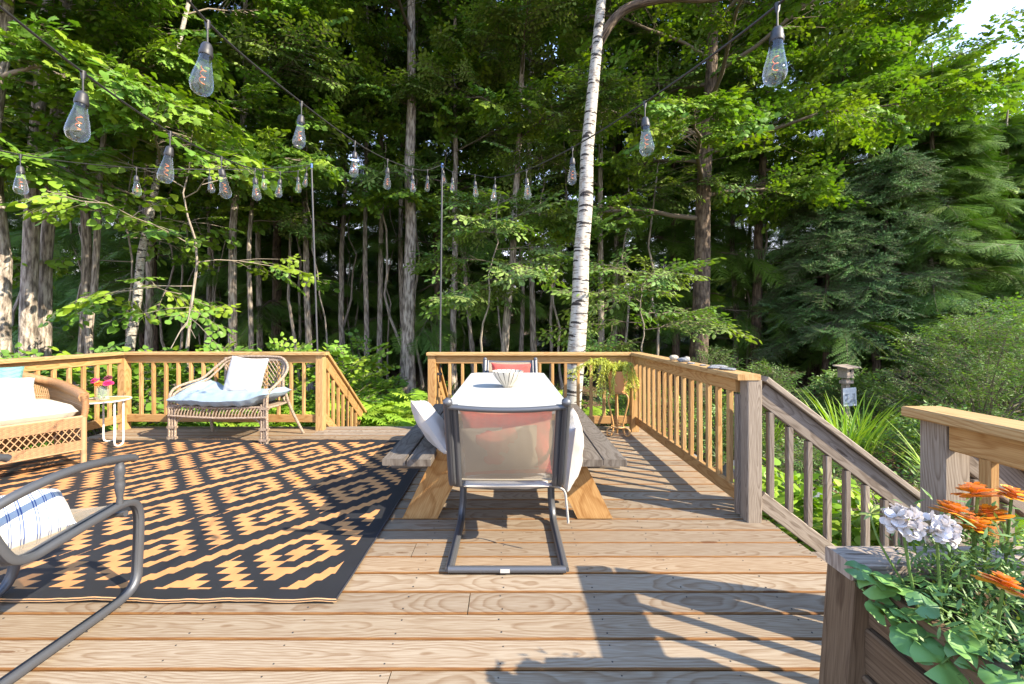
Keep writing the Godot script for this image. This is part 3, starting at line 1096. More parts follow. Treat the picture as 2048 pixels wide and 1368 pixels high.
	# birch by the railing, with its heavy limb
	var b := tree({x=0.87, d=6.0, h=10.0, r=0.148, top=Vector2(0.75, 0.1), n=8, per=26, reach=2.2, from=0.74, kind="beech", tint="beech", bark="bark_birch", limb="bark_birch", name="birch_tree", label="white birch with dark-scarred bark standing right behind the short railing", seed=14, wobble=0.1, twigs=true})
	var lb := MB.new()
	var lp := curve([Vector3(0.36, 5.75, 0.0), Vector3(0.75, 6.25, 0.1), Vector3(1.35, 6.35, 0.2), Vector3(2.1, 6.3, 0.3), Vector3(3.2, 6.75, 0.4), Vector3(4.1, 7.6, 0.4)], 5)
	var lr := PackedFloat32Array()
	for i in lp.size(): lr.append(lerpf(0.075, 0.02, float(i) / lp.size()))
	lb.tube(lp, lr, 8, PackedVector2Array(), false)
	put("limb", lb.mesh(), mats["bark_dark"], b)
	# layered young beeches with bright leaves
	tree({x=-0.62, d=8.2, h=4.3, r=0.03, top=Vector2(0.5, 0.4), n=10, per=20, reach=1.3, from=0.56, kind="beech", tint="beech", name="beech_sapling", label="young beech with bright layered leaves left of the birch", group="young trees at the wood's edge", seed=31, rise=0.05, taper="round"})
	tree({x=2.45, d=7.6, h=2.9, r=0.025, top=Vector2(-0.1, 0.3), n=8, per=15, reach=1.2, from=0.5, kind="beech", tint="beech", name="beech_sapling", label="young beech with flat tiers of pale leaves right of the birch", group="young trees at the wood's edge", seed=32, rise=0.0, sag=0.1, taper="round"})
	tree({x=-5.4, d=7.0, h=5.0, r=0.035, top=Vector2(0.5, 0.5), n=9, per=11, reach=2.0, from=0.4, kind="big", tint="maple", limb="twig_pale", name="sapling", label="young broad-leaved tree with long bare twigs behind the loveseat", group="young trees at the wood's edge", seed=33, rise=0.05})
	tree({x=-6.9, d=7.6, h=5.4, r=0.03, top=Vector2(0.2, 0.2), n=8, per=10, reach=1.8, from=0.45, kind="big", tint="maple", limb="twig_pale", name="sapling", label="young broad-leaved tree over the left deck corner", group="young trees at the wood's edge", seed=34, rise=0.05})
	# spruces and hemlocks at the right
	tree({x=7.75, d=10.2, h=5.2, r=0.08, n=36, per=32, reach=1.75, from=0.26, kind="spruce", tint="spruce", taper="cone", rise=0.05, name="spruce_tree", label="blue-green young spruce behind the birdhouse", group="conifers by the garden", seed=41, bark="bark_dark", size=1.1})
	tree({x=8.5, d=9.7, h=5.9, r=0.09, top=Vector2(0.4, 0), n=40, per=34, reach=1.8, from=0.26, kind="spruce", tint="spruce", taper="cone", rise=0.0, name="spruce_tree", label="taller green spruce right of the birdhouse", group="conifers by the garden", seed=42, bark="bark_dark"})
	tree({x=10.1, d=9.9, h=7.9, r=0.12, n=60, per=52, reach=2.3, from=0.10, kind="hemlock", tint="hemlock", taper="cone", rise=0.12, name="hemlock_tree", label="sunlit feathery hemlock near the right edge of the picture", group="conifers by the garden", seed=43, size=0.8})
	tree({x=12.4, d=10.4, h=7.0, r=0.12, n=60, per=52, reach=2.4, from=0.05, kind="hemlock", tint="hemlock", taper="cone", rise=0.12, name="hemlock_tree", label="hemlock cut by the right edge of the picture", group="conifers by the garden", seed=44, size=0.8})
	tree({x=5.9, d=12.6, h=8.0, r=0.09, n=26, per=22, reach=2.6, from=0.12, kind="hemlock", tint="hemlock", taper="cone", rise=0.0, name="hemlock_tree", label="shaded hemlock behind the end of the right railing", group="conifers by the garden", seed=45})
	tree({x=16.3, d=15.0, h=9.5, r=0.2, n=30, per=28, reach=3.8, from=0.15, kind="maple", tint="maple", label="dark green tree under the patch of sky at the right", group="trees along the edge of the wood", seed=46})
	# the shaded interior
	var rs := RandomNumberGenerator.new()
	rs.seed = 900
	var deep := []
	for row in 5:
		var d0: float = [12.5, 15.0, 18.5, 23.0, 29.0][row]
		var half: float = [11.0, 16.0, 21.0, 26.0, 32.0][row]
		var step: float = [2.3, 2.5, 2.8, 3.2, 3.6][row]
		var x := -half
		while x < half + 4.0:
			deep.append(Vector3(x + rs.randf_range(-0.7, 0.7), d0 + rs.randf_range(-1.1, 1.1), row))
			x += step
	var k := 0
	for p in deep:
		k += 1
		var row := int(p.z)
		var c := rs.randf()
		var ht := rs.randf_range(12, 17)
		if row >= 3: ht = rs.randf_range(9.5, 13.5)
		if p.x / p.y > 1.03: ht = minf(ht, 0.5 * p.y)
		if c < 0.62:
			tree({x=p.x, d=p.y, h=ht, r=rs.randf_range(0.09, 0.16), n=24 if row < 2 else 26, per=27 if row < 2 else 24, reach=rs.randf_range(2.2, 3.0), from=0.05 if row > 0 else 0.14, to=0.97, kind="hemlock", tint="hemlock", taper="cone", rise=0.0, name="deep_conifer", label="tall dark conifer standing deep in the shaded wood", group="conifers deep in the wood", seed=1000 + k, bark="bark_dark", size=1.25, twigs=row < 2})
		else:
			tree({x=p.x, d=p.y, h=ht, r=rs.randf_range(0.07, 0.14), n=16, per=16, reach=rs.randf_range(2.4, 3.2), from=0.30, kind="maple" if c < 0.85 else "beech", tint="maple" if c < 0.85 else "beech", name="deep_tree", label="slim leafy tree standing deep in the shaded wood", group="leafy trees deep in the wood", seed=1000 + k, bark="bark_grey", size=1.5, twigs=row < 2})
	# young hemlocks under the tall trees
	for i in 40:
		var x := rs.randf_range(-19.0, 17.0)
		var d := rs.randf_range(13.5, 26.0)
		tree({x=x, d=d, h=rs.randf_range(4.0, 8.0), r=0.05, n=24, per=26, reach=rs.randf_range(1.8, 2.6), from=0.03, kind="hemlock", tint="hemlock", taper="cone", rise=0.0, name="young_conifer", label="young dark conifer filling the shade under the tall trees", group="young conifers under the tall trees", seed=5000 + i, bark="bark_dark", size=1.0, twigs=false})
	# bare thin poles among them
	for i in 46:
		var x := rs.randf_range(-13.0, 7.0)
		var d := rs.randf_range(9.6, 16.0)
		tree({x=x, d=d, h=rs.randf_range(6, 11), r=rs.randf_range(0.022, 0.05), n=0, per=0, reach=1.0, kind="maple", tint="maple", top=Vector2(rs.randf_range(-0.7, 0.7), rs.randf_range(-0.4, 0.4)), name="bare_pole_tree", label="thin bare young trunk among the shaded trees", group="thin bare trunks in the wood", seed=3000 + i, bark="bark_grey", wobble=0.4})

# ------------------------------------------------------------------ undergrowth and garden
func make_garden() -> void:
	var G := "shrubs behind the left railing"
	var xs := [[-6.9, 5.9, 1.15, 0.8, "leafy bush at the far left above the railing"], [-6.2, 6.4, 1.25, 0.8, "leafy bush left of the leaning white tree"], [-5.3, 6.3, 1.2, 0.75, "leafy bush behind the back left corner post"],
		[-4.5, 6.5, 1.3, 0.75, "leafy bush behind the loveseat's left arm"], [-3.7, 6.9, 1.35, 0.8, "leafy bush behind the white pillow"], [-2.9, 7.3, 1.3, 0.7, "leafy bush behind the pole at the back steps"]]
	var i := 0
	for e in xs:
		i += 1
		shrub({x=e[0], d=e[1], h=e[2] + 0.25, w=e[3], n=62, kind="big", tint="maple", label=e[4], group=G, seed=500 + i, size=0.85})
	shrub({x=-3.0, d=8.6, h=1.6, w=0.9, n=80, kind="big", tint="maple", label="dark broad-leaved bush right of the pole at the back steps", group=G, seed=520, size=0.9})
	var H := "shrubs in the garden"
	shrub({x=6.9, d=6.1, h=2.0, w=1.25, n=330, kind="small", tint="shrub", label="large glossy shrub above the near railing at the right", group=H, seed=530, size=1.1})
	shrub({x=8.6, d=7.2, h=2.1, w=1.3, n=260, kind="small", tint="shrub", label="glossy shrub cut by the right edge behind the large one", group=H, seed=531, size=1.1})
	shrub({x=4.55, d=7.2, h=1.15, w=0.75, n=120, kind="small", tint="shrub", label="bush with small leaves left of the birdhouse post", group=H, seed=532})
	shrub({x=3.9, d=8.0, h=1.5, w=0.6, n=90, kind="small", tint="shrub", label="upright bush rising behind the stair railing's head", group=H, seed=533})
	shrub({x=6.1, d=7.4, h=0.95, w=0.9, n=150, kind="small", tint="shrub", label="low bush right of the birdhouse post", group=H, seed=534})
	shrub({x=5.2, d=5.0, h=0.8, w=0.8, n=130, kind="small", tint="shrub", label="low bush between grass clump and near railing", group=H, seed=535, size=0.9})
	shrub({x=3.4, d=4.6, h=0.5, w=0.7, n=120, kind="small", tint="shrub", label="low green bush seen through the stair balusters", group=H, seed=536, size=0.8})
	shrub({x=3.1, d=5.8, h=0.7, w=0.8, n=110, kind="small", tint="shrub", label="low bush behind the right railing's near balusters", group=H, seed=537, size=0.9})
	shrub({x=1.9, d=6.9, h=0.75, w=0.8, n=110, kind="small", tint="shrub", label="bright low bush right of the birch's foot", group=H, seed=538, size=0.9})
	shrub({x=6.3, d=4.1, h=1.0, w=0.8, n=120, kind="small", tint="shrub", label="bush beyond the near railing post at the right", group=H, seed=539})
	# hydrangeas by the steps
	var hy := [[1.78, 2.95, 0.42, "hydrangea right beside the grey newel post"], [2.15, 3.0, 0.5, "hydrangea seen between the middle stair balusters"], [2.6, 2.95, 0.5, "hydrangea behind the foot of the stair railing"], [2.35, 3.5, 0.45, "hydrangea farthest back by the garden steps"], [2.9, 2.5, 0.4, "hydrangea at the bottom of the garden steps"]]
	i = 0
	for e in hy:
		i += 1
		shrub({name="hydrangea", x=e[0], d=e[1], h=e[2] + 0.18, w=0.33, n=26, kind="big", tint="bright", label="bright green broad-leaved " + e[3], group="hydrangeas by the garden steps", seed=560 + i, size=0.72})
	# long-leaved clumps
	var bm := [blade_mesh(0.8, 0.35, 0.011), blade_mesh(0.62, 0.45, 0.009)]
	for m in bm: m.surface_set_material(0, mats["leaf"])
	var gr := [[4.3, 5.3, 120, 1.25, "tall clump of arching strap leaves in front of the birdhouse post"], [5.0, 5.9, 70, 1.0, "smaller clump of strap leaves right of the birdhouse post"], [4.3, 3.9, 110, 1.0, "grassy clump drooping behind the near railing post"], [3.7, 6.0, 60, 0.9, "thin clump of strap leaves behind the stair railing"]]
	rng.seed = 600
	for e in gr:
		var t := thing("grass_clump", e[4], "grass", D(e[0], gy(e[0], e[1]), e[1]), 0.0, "strap-leaved clumps in the garden")
		for w in 2:
			var xf := []
			var cl := []
			for k in int(e[2] / 2.0):
				var a := R(0, TAU)
				var rr := R(0, 0.25)
				var bs := Basis(Vector3.UP, a).scaled(Vector3.ONE * e[3] * R(0.6, 1.15))
				xf.append(Transform3D(bs, Vector3(cos(a) * rr, 0, -sin(a) * rr)))
				cl.append(tint("bright"))
			many("leaves", bm[w], xf, cl, t).set_meta("kind", "stuff")
	# ferns beyond the back steps and low herbs in the garden: cover that nobody could count
	rng.seed = 610
	var fx := [[], []]
	var fc := [[], []]
	for k in 210:
		var x := R(-3.9, 0.9)
		var d := R(6.0, 7.9)
		if k % 6 == 0: x = R(-5.0, -2.4)
		var y := gy(x, d)
		var nf := rng.randi_range(5, 8)
		var a0 := R(0, TAU)
		for j in nf:
			var a := a0 + TAU * j / nf + R(-0.3, 0.3)
			var w := rng.randi_range(0, 1)
			var bs := Basis(Vector3.UP, a) * Basis(Vector3(0, 0, 1), R(0.1, 0.6))
			fx[w].append(Transform3D(bs.scaled(Vector3.ONE * R(1.1, 1.75)), D(x, y, d)))
			fc[w].append(tint("bright"))
	for w in 2:
		var o := many("fern_cover", sprays["fern"][w], fx[w], fc[w])
		o.set_meta("kind", "stuff")
		tag(o, "bed of bright yellow-green ferns beyond the back steps", "ferns")
	var hx := [[], []]
	var hc := [[], []]
	for k in 900:
		var x := R(2.2, 11.0)
		var d := R(3.4, 9.0)
		if k % 4 == 0:
			x = R(-9.0, 4.0)
			d = R(6.5, 11.0)
		if x < 3.0 and d < 4.8: continue
		var w := rng.randi_range(0, 1)
		var a := R(0, TAU)
		var dirv := Vector3(cos(a), R(0.5, 2.0), sin(a)).normalized()
		hx[w].append(Transform3D(orient(dirv, R(-1, 1)).scaled(Vector3.ONE * R(0.7, 1.3)), D(x, gy(x, d) - 0.03, d)))
		hc[w].append(tint("shrub" if k % 3 else "bright"))
	for w in 2:
		var o := many("low_undergrowth", sprays["small"][w], hx[w], hc[w])
		o.set_meta("kind", "stuff")
		tag(o, "low leafy weeds covering the garden soil", "undergrowth")
	# rocks
	rng.seed = 640
	for e in [[3.55, 3.45, 0.34, "rounded grey boulder beside the near railing post"], [2.75, 4.9, 0.22, "grey rock lying on the bare soil beyond the right railing"], [2.3, 5.3, 0.16, "small grey rock beyond the right railing"], [3.0, 4.0, 0.2, "grey rock behind the stair balusters"]]:
		var p := []
		var sd := R(0, 90)
		var s: float = e[2]
		for r in 9:
			var row := []
			var la := -PI / 2 + PI * r / 8
			for c in 15:
				var lo := TAU * (c % 14) / 14
				var q := Vector3(cos(la) * cos(lo), sin(la) * 0.7, cos(la) * sin(lo))
				row.append(q * s * (1.0 + 0.4 * noise.get_noise_3d(q.x * 25 + sd, q.y * 25, q.z * 25)))
			p.append(row)
		var bb := MB.new()
		bb.sheet(p, true)
		var o := put("garden_rock", bb.mesh(), mats["stone"], null, D(e[0], gy(e[0], e[1]) + s * 0.3, e[1]))
		tag(o, e[3], "rock", "rocks in the garden")
	make_birdhouse()

func make_birdhouse() -> void:
	var x := 5.5
	var d := 6.8
	var t := thing("birdhouse", "small weathered birdhouse on a grey post in the garden", "birdhouse", D(x, gy(x, d) - 0.1, d), 0.25)
	var y0 := -(gy(x, d) - 0.1)
	var m: Material = mats["pale_wood"]
	beam(t, "post", mats["grey_wood_0"], Vector3(0, 0, 0), Vector3(0, 0.36 + y0, 0), 0.085, 0.085, Vector3(0, 0, 1))
	beam(t, "collar", m, Vector3(-0.075, 0.305 + y0, 0.01), Vector3(0.075, 0.305 + y0, 0.01), 0.12, 0.05)
	var bx := MB.new()
	bx.box(Vector3(0, 0.46 + y0, 0), Vector3(0.145, 0.17, 0.15))
	var body := put("box", bx.mesh(), m, t)
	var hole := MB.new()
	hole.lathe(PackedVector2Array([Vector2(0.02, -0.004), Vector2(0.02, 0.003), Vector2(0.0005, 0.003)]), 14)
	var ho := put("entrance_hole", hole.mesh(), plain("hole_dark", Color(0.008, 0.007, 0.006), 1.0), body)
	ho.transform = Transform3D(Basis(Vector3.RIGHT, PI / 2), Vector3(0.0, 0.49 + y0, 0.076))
	var rf := beam(t, "roof", m, Vector3(-0.15, 0.553 + y0, 0.02), Vector3(0.14, 0.562 + y0, 0.02), 0.24, 0.018)
	rf.rotate_object_local(Vector3.RIGHT, 0.12)
	# printed sheet
	var img := Image.create(96, 112, false, Image.FORMAT_RGB8)
	img.fill(Color(0.76, 0.77, 0.78))
	var nz := FastNoiseLite.new()
	nz.frequency = 0.035
	nz.seed = 6
	for y in 112:
		for px in 96:
			var n := nz.get_noise_2d(px * 0.5 + y * 0.25, y * 0.9)
			if y > 34 and y < 102 and px > 8 and px < 88 and n > -0.05:
				img.set_pixel(px, y, Color(0.45, 0.47, 0.49).lerp(Color(0.70, 0.71, 0.72), clampf(0.75 - n * 1.6, 0, 1)))
			if y > 8 and y < 28 and y % 6 < 2 and px > 12 and px < 84 and nz.get_noise_2d(px * 4.0, y) > -0.1:
				img.set_pixel(px, y, Color(0.58, 0.59, 0.61))
	var sm := StandardMaterial3D.new()
	sm.resource_name = "printed_sheet"
	sm.albedo_texture = tex(img)
	sm.roughness = 0.5
	var sb := MB.new()
	sb.quad(Vector3(-0.125, 0.145, 0.004), Vector3(0.125, 0.145, 0.004), Vector3(0.125, -0.145, 0.004), Vector3(-0.125, -0.145, 0.004), Vector3(0, 0, 1), Vector2(0, 0), Vector2(1, 0), Vector2(1, 1), Vector2(0, 1))
	var bk := MB.new()
	bk.box(Vector3.ZERO, Vector3(0.254, 0.294, 0.006))
	var sg := thing("garden_sign", "white printed sheet fixed to the birdhouse post", "sign", t.position + Vector3(0.02, y0 + 0.07, 0.058), 0.18)
	sg.rotation.z = 0.05
	put("board", bk.mesh(), mats["white_paint"], sg)
	put("print", sb.mesh(), sm, sg)

# ------------------------------------------------------------------ shared furniture helpers
func prism(poly: PackedVector2Array, z0: float, z1: float) -> ArrayMesh:
	var b := MB.new()
	var c := Vector2.ZERO
	for p in poly: c += p
	c /= poly.size()
	var n := poly.size()
	for i in n:
		var p := poly[i]
		var q := poly[(i + 1) % n]
		var e := q - p
		var nn := Vector3(e.y, -e.x, 0).normalized()
		if nn.dot(Vector3(p.x + q.x - 2 * c.x, p.y + q.y - 2 * c.y, 0)) < 0: nn = -nn
		b.quad(Vector3(p.x, p.y, z0), Vector3(q.x, q.y, z0), Vector3(q.x, q.y, z1), Vector3(p.x, p.y, z1), nn, Vector2(p.y * 0.45, 0.02), Vector2(q.y * 0.45, 0.02), Vector2(q.y * 0.45, 0.06), Vector2(p.y * 0.45, 0.06))
	for s in 2:
		var z := z0 if s == 0 else z1
		for i in range(1, n - 1):
			var k := b.v.size()
			for j: int in [0, i, i + 1]:
				b.v.append(Vector3(poly[j].x, poly[j].y, z))
				b.n.append(Vector3(0, 0, -1.0 if s == 0 else 1.0))
				b.t.append(Vector2(poly[j].y * 0.28, 0.34 + clampf((absf(poly[j].x) + 0.47 * poly[j].y - 0.43) / 0.24, 0.0, 1.0) * 0.15))
			var cr := (b.v[k + 1] - b.v[k]).cross(b.v[k + 2] - b.v[k])
			if cr.dot(b.n[k]) > 0: b.ix.append_array([k, k + 2, k + 1])
			else: b.ix.append_array([k, k + 1, k + 2])
	return b.mesh()

# a stuffed square cushion in the xy plane
func pillow(w: float, h: float, t: float, sd := 1.0, pinch := 0.09, wr := 0.012, box := 4.0) -> ArrayMesh:
	var b := MB.new()
	var n := 22
	for side: float in [1.0, -1.0]:
		var p := []
		for r in n + 1:
			var row := []
			for c in n + 1:
				var u := -1.0 + 2.0 * c / n
				var v := -1.0 + 2.0 * r / n
				u = signf(u) * pow(absf(u), 0.8)
				v = signf(v) * pow(absf(v), 0.8)
				var x := w / 2 * u * (1.0 - pinch * (1.0 - v * v))
				var y := h / 2 * v * (1.0 - pinch * (1.0 - u * u))
				var z := t / 2 * pow(maxf(0.0, (1.0 - pow(absf(u), box)) * (1.0 - pow(absf(v), box))), 0.55)
				var k := minf(1.0, z / t * 3.0)
				z += wr * k * noise.get_noise_3d(x * 190 + sd * 17, y * 190, side * 9.0 + sd) * 1.6
				z += wr * 1.5 * k * noise.get_noise_3d(x * 60 + sd * 5, y * 60, side * 3.0)
				row.append(Vector3(x, y, z * side))
			p.append(row)
		b.sheet(p, side < 0)
	return b.mesh()

func cloth(key: String, lin: Color, weave := 0.6) -> StandardMaterial3D:
	if mats.has(key): return mats[key]
	var m := plain(key, lin, 0.95)
	m.normal_enabled = true
	m.normal_texture = noise_tex(0.35, 2, [], 17, true, 256)
	m.normal_scale = weave
	m.uv1_scale = Vector3(5, 5, 5)
	m.rim_enabled = true
	m.rim = 0.25
	return m

func put_at(o: Node3D, pos: Vector3, rot := Vector3.ZERO) -> Node3D:
	o.transform = Transform3D(Basis.from_euler(rot), pos)
	return o

# ------------------------------------------------------------------ rug
func make_rug() -> void:
	var w := 1400
	var h := 980
	var x0 := -4.42
	var x1 := -0.735
	var d0 := 1.80
	var d1 := 4.335
	var by := PackedByteArray()
	by.resize(w * h * 3)
	var nz := FastNoiseLite.new()
	nz.frequency = 0.02
	for py in h:
		var d := d1 + (d0 - d1) * py / (h - 1.0)
		for px in w:
			var x := x0 + (x1 - x0) * px / (w - 1.0)
			var v8 := (d - 2.185) / 0.433 * 8.0
			var v := roundf(v8) / 8.0
			var u := (x + 1.086) / 0.392 + (v8 - roundf(v8)) * -0.06
			var a := (u + v) * 0.5
			var b := (v - u) * 0.5
			var p := absf(a - roundf(a))
			var q := absf(b - roundf(b))
			var du := absf(u - roundf(a) + roundf(b))
			var dv := absf(v - roundf(a) - roundf(b))
			var on := (p > 0.172 and p < 0.298 and q < 0.275) or (q > 0.20 and q < 0.275 and p < 0.295)
			if (dv < 0.05 and du < 0.145) or (dv < 0.14 and du < 0.06): on = true
			# long stepped lines; every second one stops at the bars
			var be := absf(fposmod(b - 0.5 + 1.0, 2.0) - 1.0)
			var through := be < 0.5
			if q > 0.447: on = through or p < 0.34
			elif p > 0.44 and be > 0.17: on = true
			if x > x1 - 0.085 or d < d0 + 0.075 or d > d1 - 0.07 or x < x0 + 0.08: on = false
			var g := 1.0 + 0.10 * nz.get_noise_2d(px * 0.7, py * 0.7) + (0.05 if (px + py) % 4 < 2 else -0.05)
			var c := Color(0.70, 0.50, 0.315) if on else Color(0.125, 0.13, 0.145)
			var i := (py * w + px) * 3
			by[i] = int(clampf(c.r * g, 0, 1) * 255)
			by[i + 1] = int(clampf(c.g * g, 0, 1) * 255)
			by[i + 2] = int(clampf(c.b * g, 0, 1) * 255)
	var m := StandardMaterial3D.new()
	m.resource_name = "woven_rug"
	m.albedo_texture = tex(Image.create_from_data(w, h, false, Image.FORMAT_RGB8, by))
	m.roughness = 0.62
	m.metallic_specular = 0.45
	var top := []
	var nr := 90
	var nc := 120
	for r in nr + 1:
		var row := []
		var d := d1 + (d0 - d1) * r / nr
		for c in nc + 1:
			var x := x0 + (x1 - x0) * c / nc
			var edge := exp(-(d - d0) * 9.0) + exp(-(d1 - d) * 9.0)
			var y := 0.008 + 0.004 * (1.0 + noise.get_noise_2d(x * 60, d * 60)) + edge * 0.016 * (1.0 + noise.get_noise_2d(x * 95 + 400, d * 12)) * 0.8
			row.append(D(x + 0.006 * noise.get_noise_2d(d * 50, 7.0) * exp(-(x1 - x) * 4.0), y, d + 0.008 * noise.get_noise_2d(x * 40, 99.0) * edge))
		top.append(row)
	var rt := thing("outdoor_rug", "black outdoor rug woven with tan stepped diamonds, spread on the deck", "rug", D(-2.6, 0, 3.0))
	var b := MB.new()
	b.sheet(top, true)
	put("woven_field", b.mesh(), m, rt, -rt.position)
	var hm := [plain("rug_hem_tan", Color(0.42, 0.25, 0.12), 0.8), plain("rug_hem_dark", Color(0.02, 0.02, 0.025), 0.8)]
	for k in 3:
		var pth := PackedVector3Array()
		for c in nc + 1: pth.append(top[nr][c] + Vector3(0, -0.0045 * k - 0.001, 0.002))
		var hb := MB.new()
		hb.tube(pth, even(0.0028, pth.size()), 5)
		put("hem", hb.mesh(), hm[k % 2], rt, -rt.position)
	var pth2 := PackedVector3Array()
	for r in nr + 1: pth2.append(top[r][nc])
	var hb2 := MB.new()
	hb2.tube(pth2, even(0.005, pth2.size()), 5)
	put("hem", hb2.mesh(), hm[1], rt, -rt.position)
	var lb := MB.new()
	add_leaf(lb, Vector3.ZERO, Vector3(1, 0.1, 0.3).normalized(), Vector3.UP, 0.05, outline("broad"), -0.25, -0.2)
	lb.t = PackedVector2Array()
	var lf := put("fallen_leaf", lb.mesh(), plain("leaf_yellow", Color(0.75, 0.42, 0.02), 0.6), null, D(-1.63, 0.028, 3.2))
	tag(lf, "small yellow leaf fallen on the rug", "leaf")

# ------------------------------------------------------------------ sling chairs
func sling_mat() -> StandardMaterial3D:
	if mats.has("sling_mesh"): return mats["sling_mesh"]
	var img := Image.create(16, 16, false, Image.FORMAT_RGBA8)
	for y in 16:
		for x in 16:
			var hole := x % 8 < 3 and y % 8 < 5
			var c := Color(0.65, 0.60, 0.52) if x % 8 >= 5 else Color(0.53, 0.485, 0.415)
			c.a = 0.0 if hole else 1.0
			img.set_pixel(x, y, c)
	var m := StandardMaterial3D.new()
	m.resource_name = "sling_mesh"
	m.albedo_texture = tex(img)
	m.transparency = BaseMaterial3D.TRANSPARENCY_ALPHA_SCISSOR
	m.alpha_scissor_threshold = 0.5
	m.texture_filter = BaseMaterial3D.TEXTURE_FILTER_NEAREST
	m.uv1_scale = Vector3(46, 34, 1)
	m.roughness = 0.7
	m.cull_mode = BaseMaterial3D.CULL_DISABLED
	mats["sling_mesh"] = m
	return m

func ridged() -> PackedVector2Array:
	return PackedVector2Array([Vector2(0.62, -0.68), Vector2(0.40, -0.36), Vector2(0.66, 0.0), Vector2(0.40, 0.36), Vector2(0.62, 0.68), Vector2(0.3, 1.0), Vector2(-0.3, 1.0), Vector2(-0.62, 0.68), Vector2(-0.40, 0.36), Vector2(-0.66, 0.0), Vector2(-0.40, -0.36), Vector2(-0.62, -0.68), Vector2(-0.3, -1.0), Vector2(0.3, -1.0)])

func make_chair(label: String, pos: Vector3, turn: float) -> Node3D:
	var t := thing("sling_chair", label, "chair", pos, turn, "dark metal sling chairs")
	var m: Material = mats["metal_frame"]
	var hw := 0.272
	var spine := [Vector2(0.845, 0.215), Vector2(0.70, 0.150), Vector2(0.56, 0.092), Vector2(0.46, 0.050), Vector2(0.405, 0.015), Vector2(0.385, -0.04), Vector2(0.392, -0.11), Vector2(0.415, -0.30), Vector2(0.422, -0.38), Vector2(0.405, -0.435), Vector2(0.355, -0.46), Vector2(0.27, -0.462), Vector2(0.13, -0.455), Vector2(0.065, -0.44), Vector2(0.03, -0.40), Vector2(0.022, -0.32), Vector2(0.022, -0.1), Vector2(0.022, 0.115)]
	for s: float in [-1.0, 1.0]:
		var pts := []
		for e in spine: pts.append(Vector3(s * (hw + (0.006 if e.x < 0.1 else 0.0)), e.x, e.y))
		var side := rod(t, "side_frame", m, pts, 0.021, 8, 3, ridged())
		var kb := MB.new()
		kb.lathe(PackedVector2Array([Vector2(0.017, -0.012), Vector2(0.023, 0.0), Vector2(0.022, 0.012), Vector2(0.012, 0.022), Vector2(0.0005, 0.024)]), 12)
		put_at(put("cap", kb.mesh(), m, side), Vector3(s * hw, 0.845, 0.217), Vector3(0.35, 0, 0))
		var ir := []
		for e: Vector2 in spine.slice(0, 5): ir.append(Vector3(s * 0.240, e.x - 0.012, e.y - 0.004))
		rod(t, "sling_rail", m, ir, 0.014, 4, 4, PackedVector2Array([Vector2(0.6, -1), Vector2(0.6, 1), Vector2(-0.6, 1), Vector2(-0.6, -1)]))
		var is_ := []
		for e: Vector2 in spine.slice(4, 9): is_.append(Vector3(s * 0.243, e.x, e.y))
		rod(t, "sling_rail", m, is_, 0.011, 6, 4)
		var arm := rod(t, "armrest", m, [Vector3(s * hw, 0.585, 0.105), Vector3(s * (hw + 0.005), 0.618, 0.0), Vector3(s * (hw + 0.01), 0.640, -0.15), Vector3(s * (hw + 0.01), 0.632, -0.30), Vector3(s * (hw + 0.008), 0.612, -0.41), Vector3(s * (hw + 0.006), 0.600, -0.435)], 0.0165, 10, 5)
		var ab := MB.new()
		ab.lathe(PackedVector2Array([Vector2(0.012, 0.0), Vector2(0.013, 0.02), Vector2(0.011, 0.035), Vector2(0.017, 0.07), Vector2(0.019, 0.095), Vector2(0.014, 0.108), Vector2(0.020, 0.114), Vector2(0.014, 0.12), Vector2(0.02, 0.14), Vector2(0.017, 0.165), Vector2(0.011, 0.185), Vector2(0.016, 0.195), Vector2(0.012, 0.203)]), 14)
		put("arm_post", ab.mesh(), m, arm, Vector3(s * (hw + 0.006), 0.424, -0.365))
	var tb := []
	for i in 7:
		var f := i / 3.0 - 1.0
		tb.append(Vector3(f * hw, 0.826 - 0.012 * (1 - f * f), 0.210 + 0.02 * (1 - f * f)))
	rod(t, "top_bar", m, tb, 0.013, 8, 3)
	var bb := []
	for i in 7:
		var f := i / 3.0 - 1.0
		bb.append(Vector3(f * hw, 0.385 - 0.018 * (1 - f * f), -0.02))
	rod(t, "seat_bar", m, bb, 0.013, 8, 3)
	rod(t, "seat_bar", m, [Vector3(-hw, 0.375, -0.40), Vector3(0, 0.355, -0.40), Vector3(hw, 0.375, -0.40)], 0.013, 8, 4)
	rod(t, "floor_bar", m, [Vector3(-hw - 0.012, 0.0225, 0.112), Vector3(0, 0.0225, 0.112), Vector3(hw + 0.012, 0.0225, 0.112)], 0.0165, 10, 2)
	var pl := MB.new()
	pl.box(Vector3(-0.01, 0.0235, 0.1285), Vector3(0.046, 0.017, 0.004))
	put("maker_plate", pl.mesh(), plain("plate", Color(0.6, 0.6, 0.58), 0.35, 0.5), t)
	var back := []
	for r in 13:
		var f := r / 12.0
		var row := []
		for c in 13:
			var g := c / 6.0 - 1.0
			row.append(Vector3(g * 0.240, 0.43 + 0.385 * f, 0.034 + 0.172 * f + 0.028 * (1 - g * g) * sin(PI * clampf(f * 0.9 + 0.1, 0, 1))))
		back.append(row)
	var sb := MB.new()
	sb.sheet(back)
	put("back_sling", sb.mesh(), sling_mat(), t)
	var hb := rod(t, "sling_hem", plain("sling_hem", Color(0.22, 0.19, 0.14), 0.8), [back[0][0], back[0][3], back[0][6], back[0][9], back[0][12]], 0.006, 6, 4)
	hb.name = "sling_hem"
	var seat := []
	for r in 13:
		var f := r / 12.0
		var row := []
		for c in 13:
			var g := c / 6.0 - 1.0
			row.append(Vector3(g * 0.243, 0.390 + 0.03 * f - 0.022 * (1 - g * g), -0.03 - 0.36 * f))
		seat.append(row)
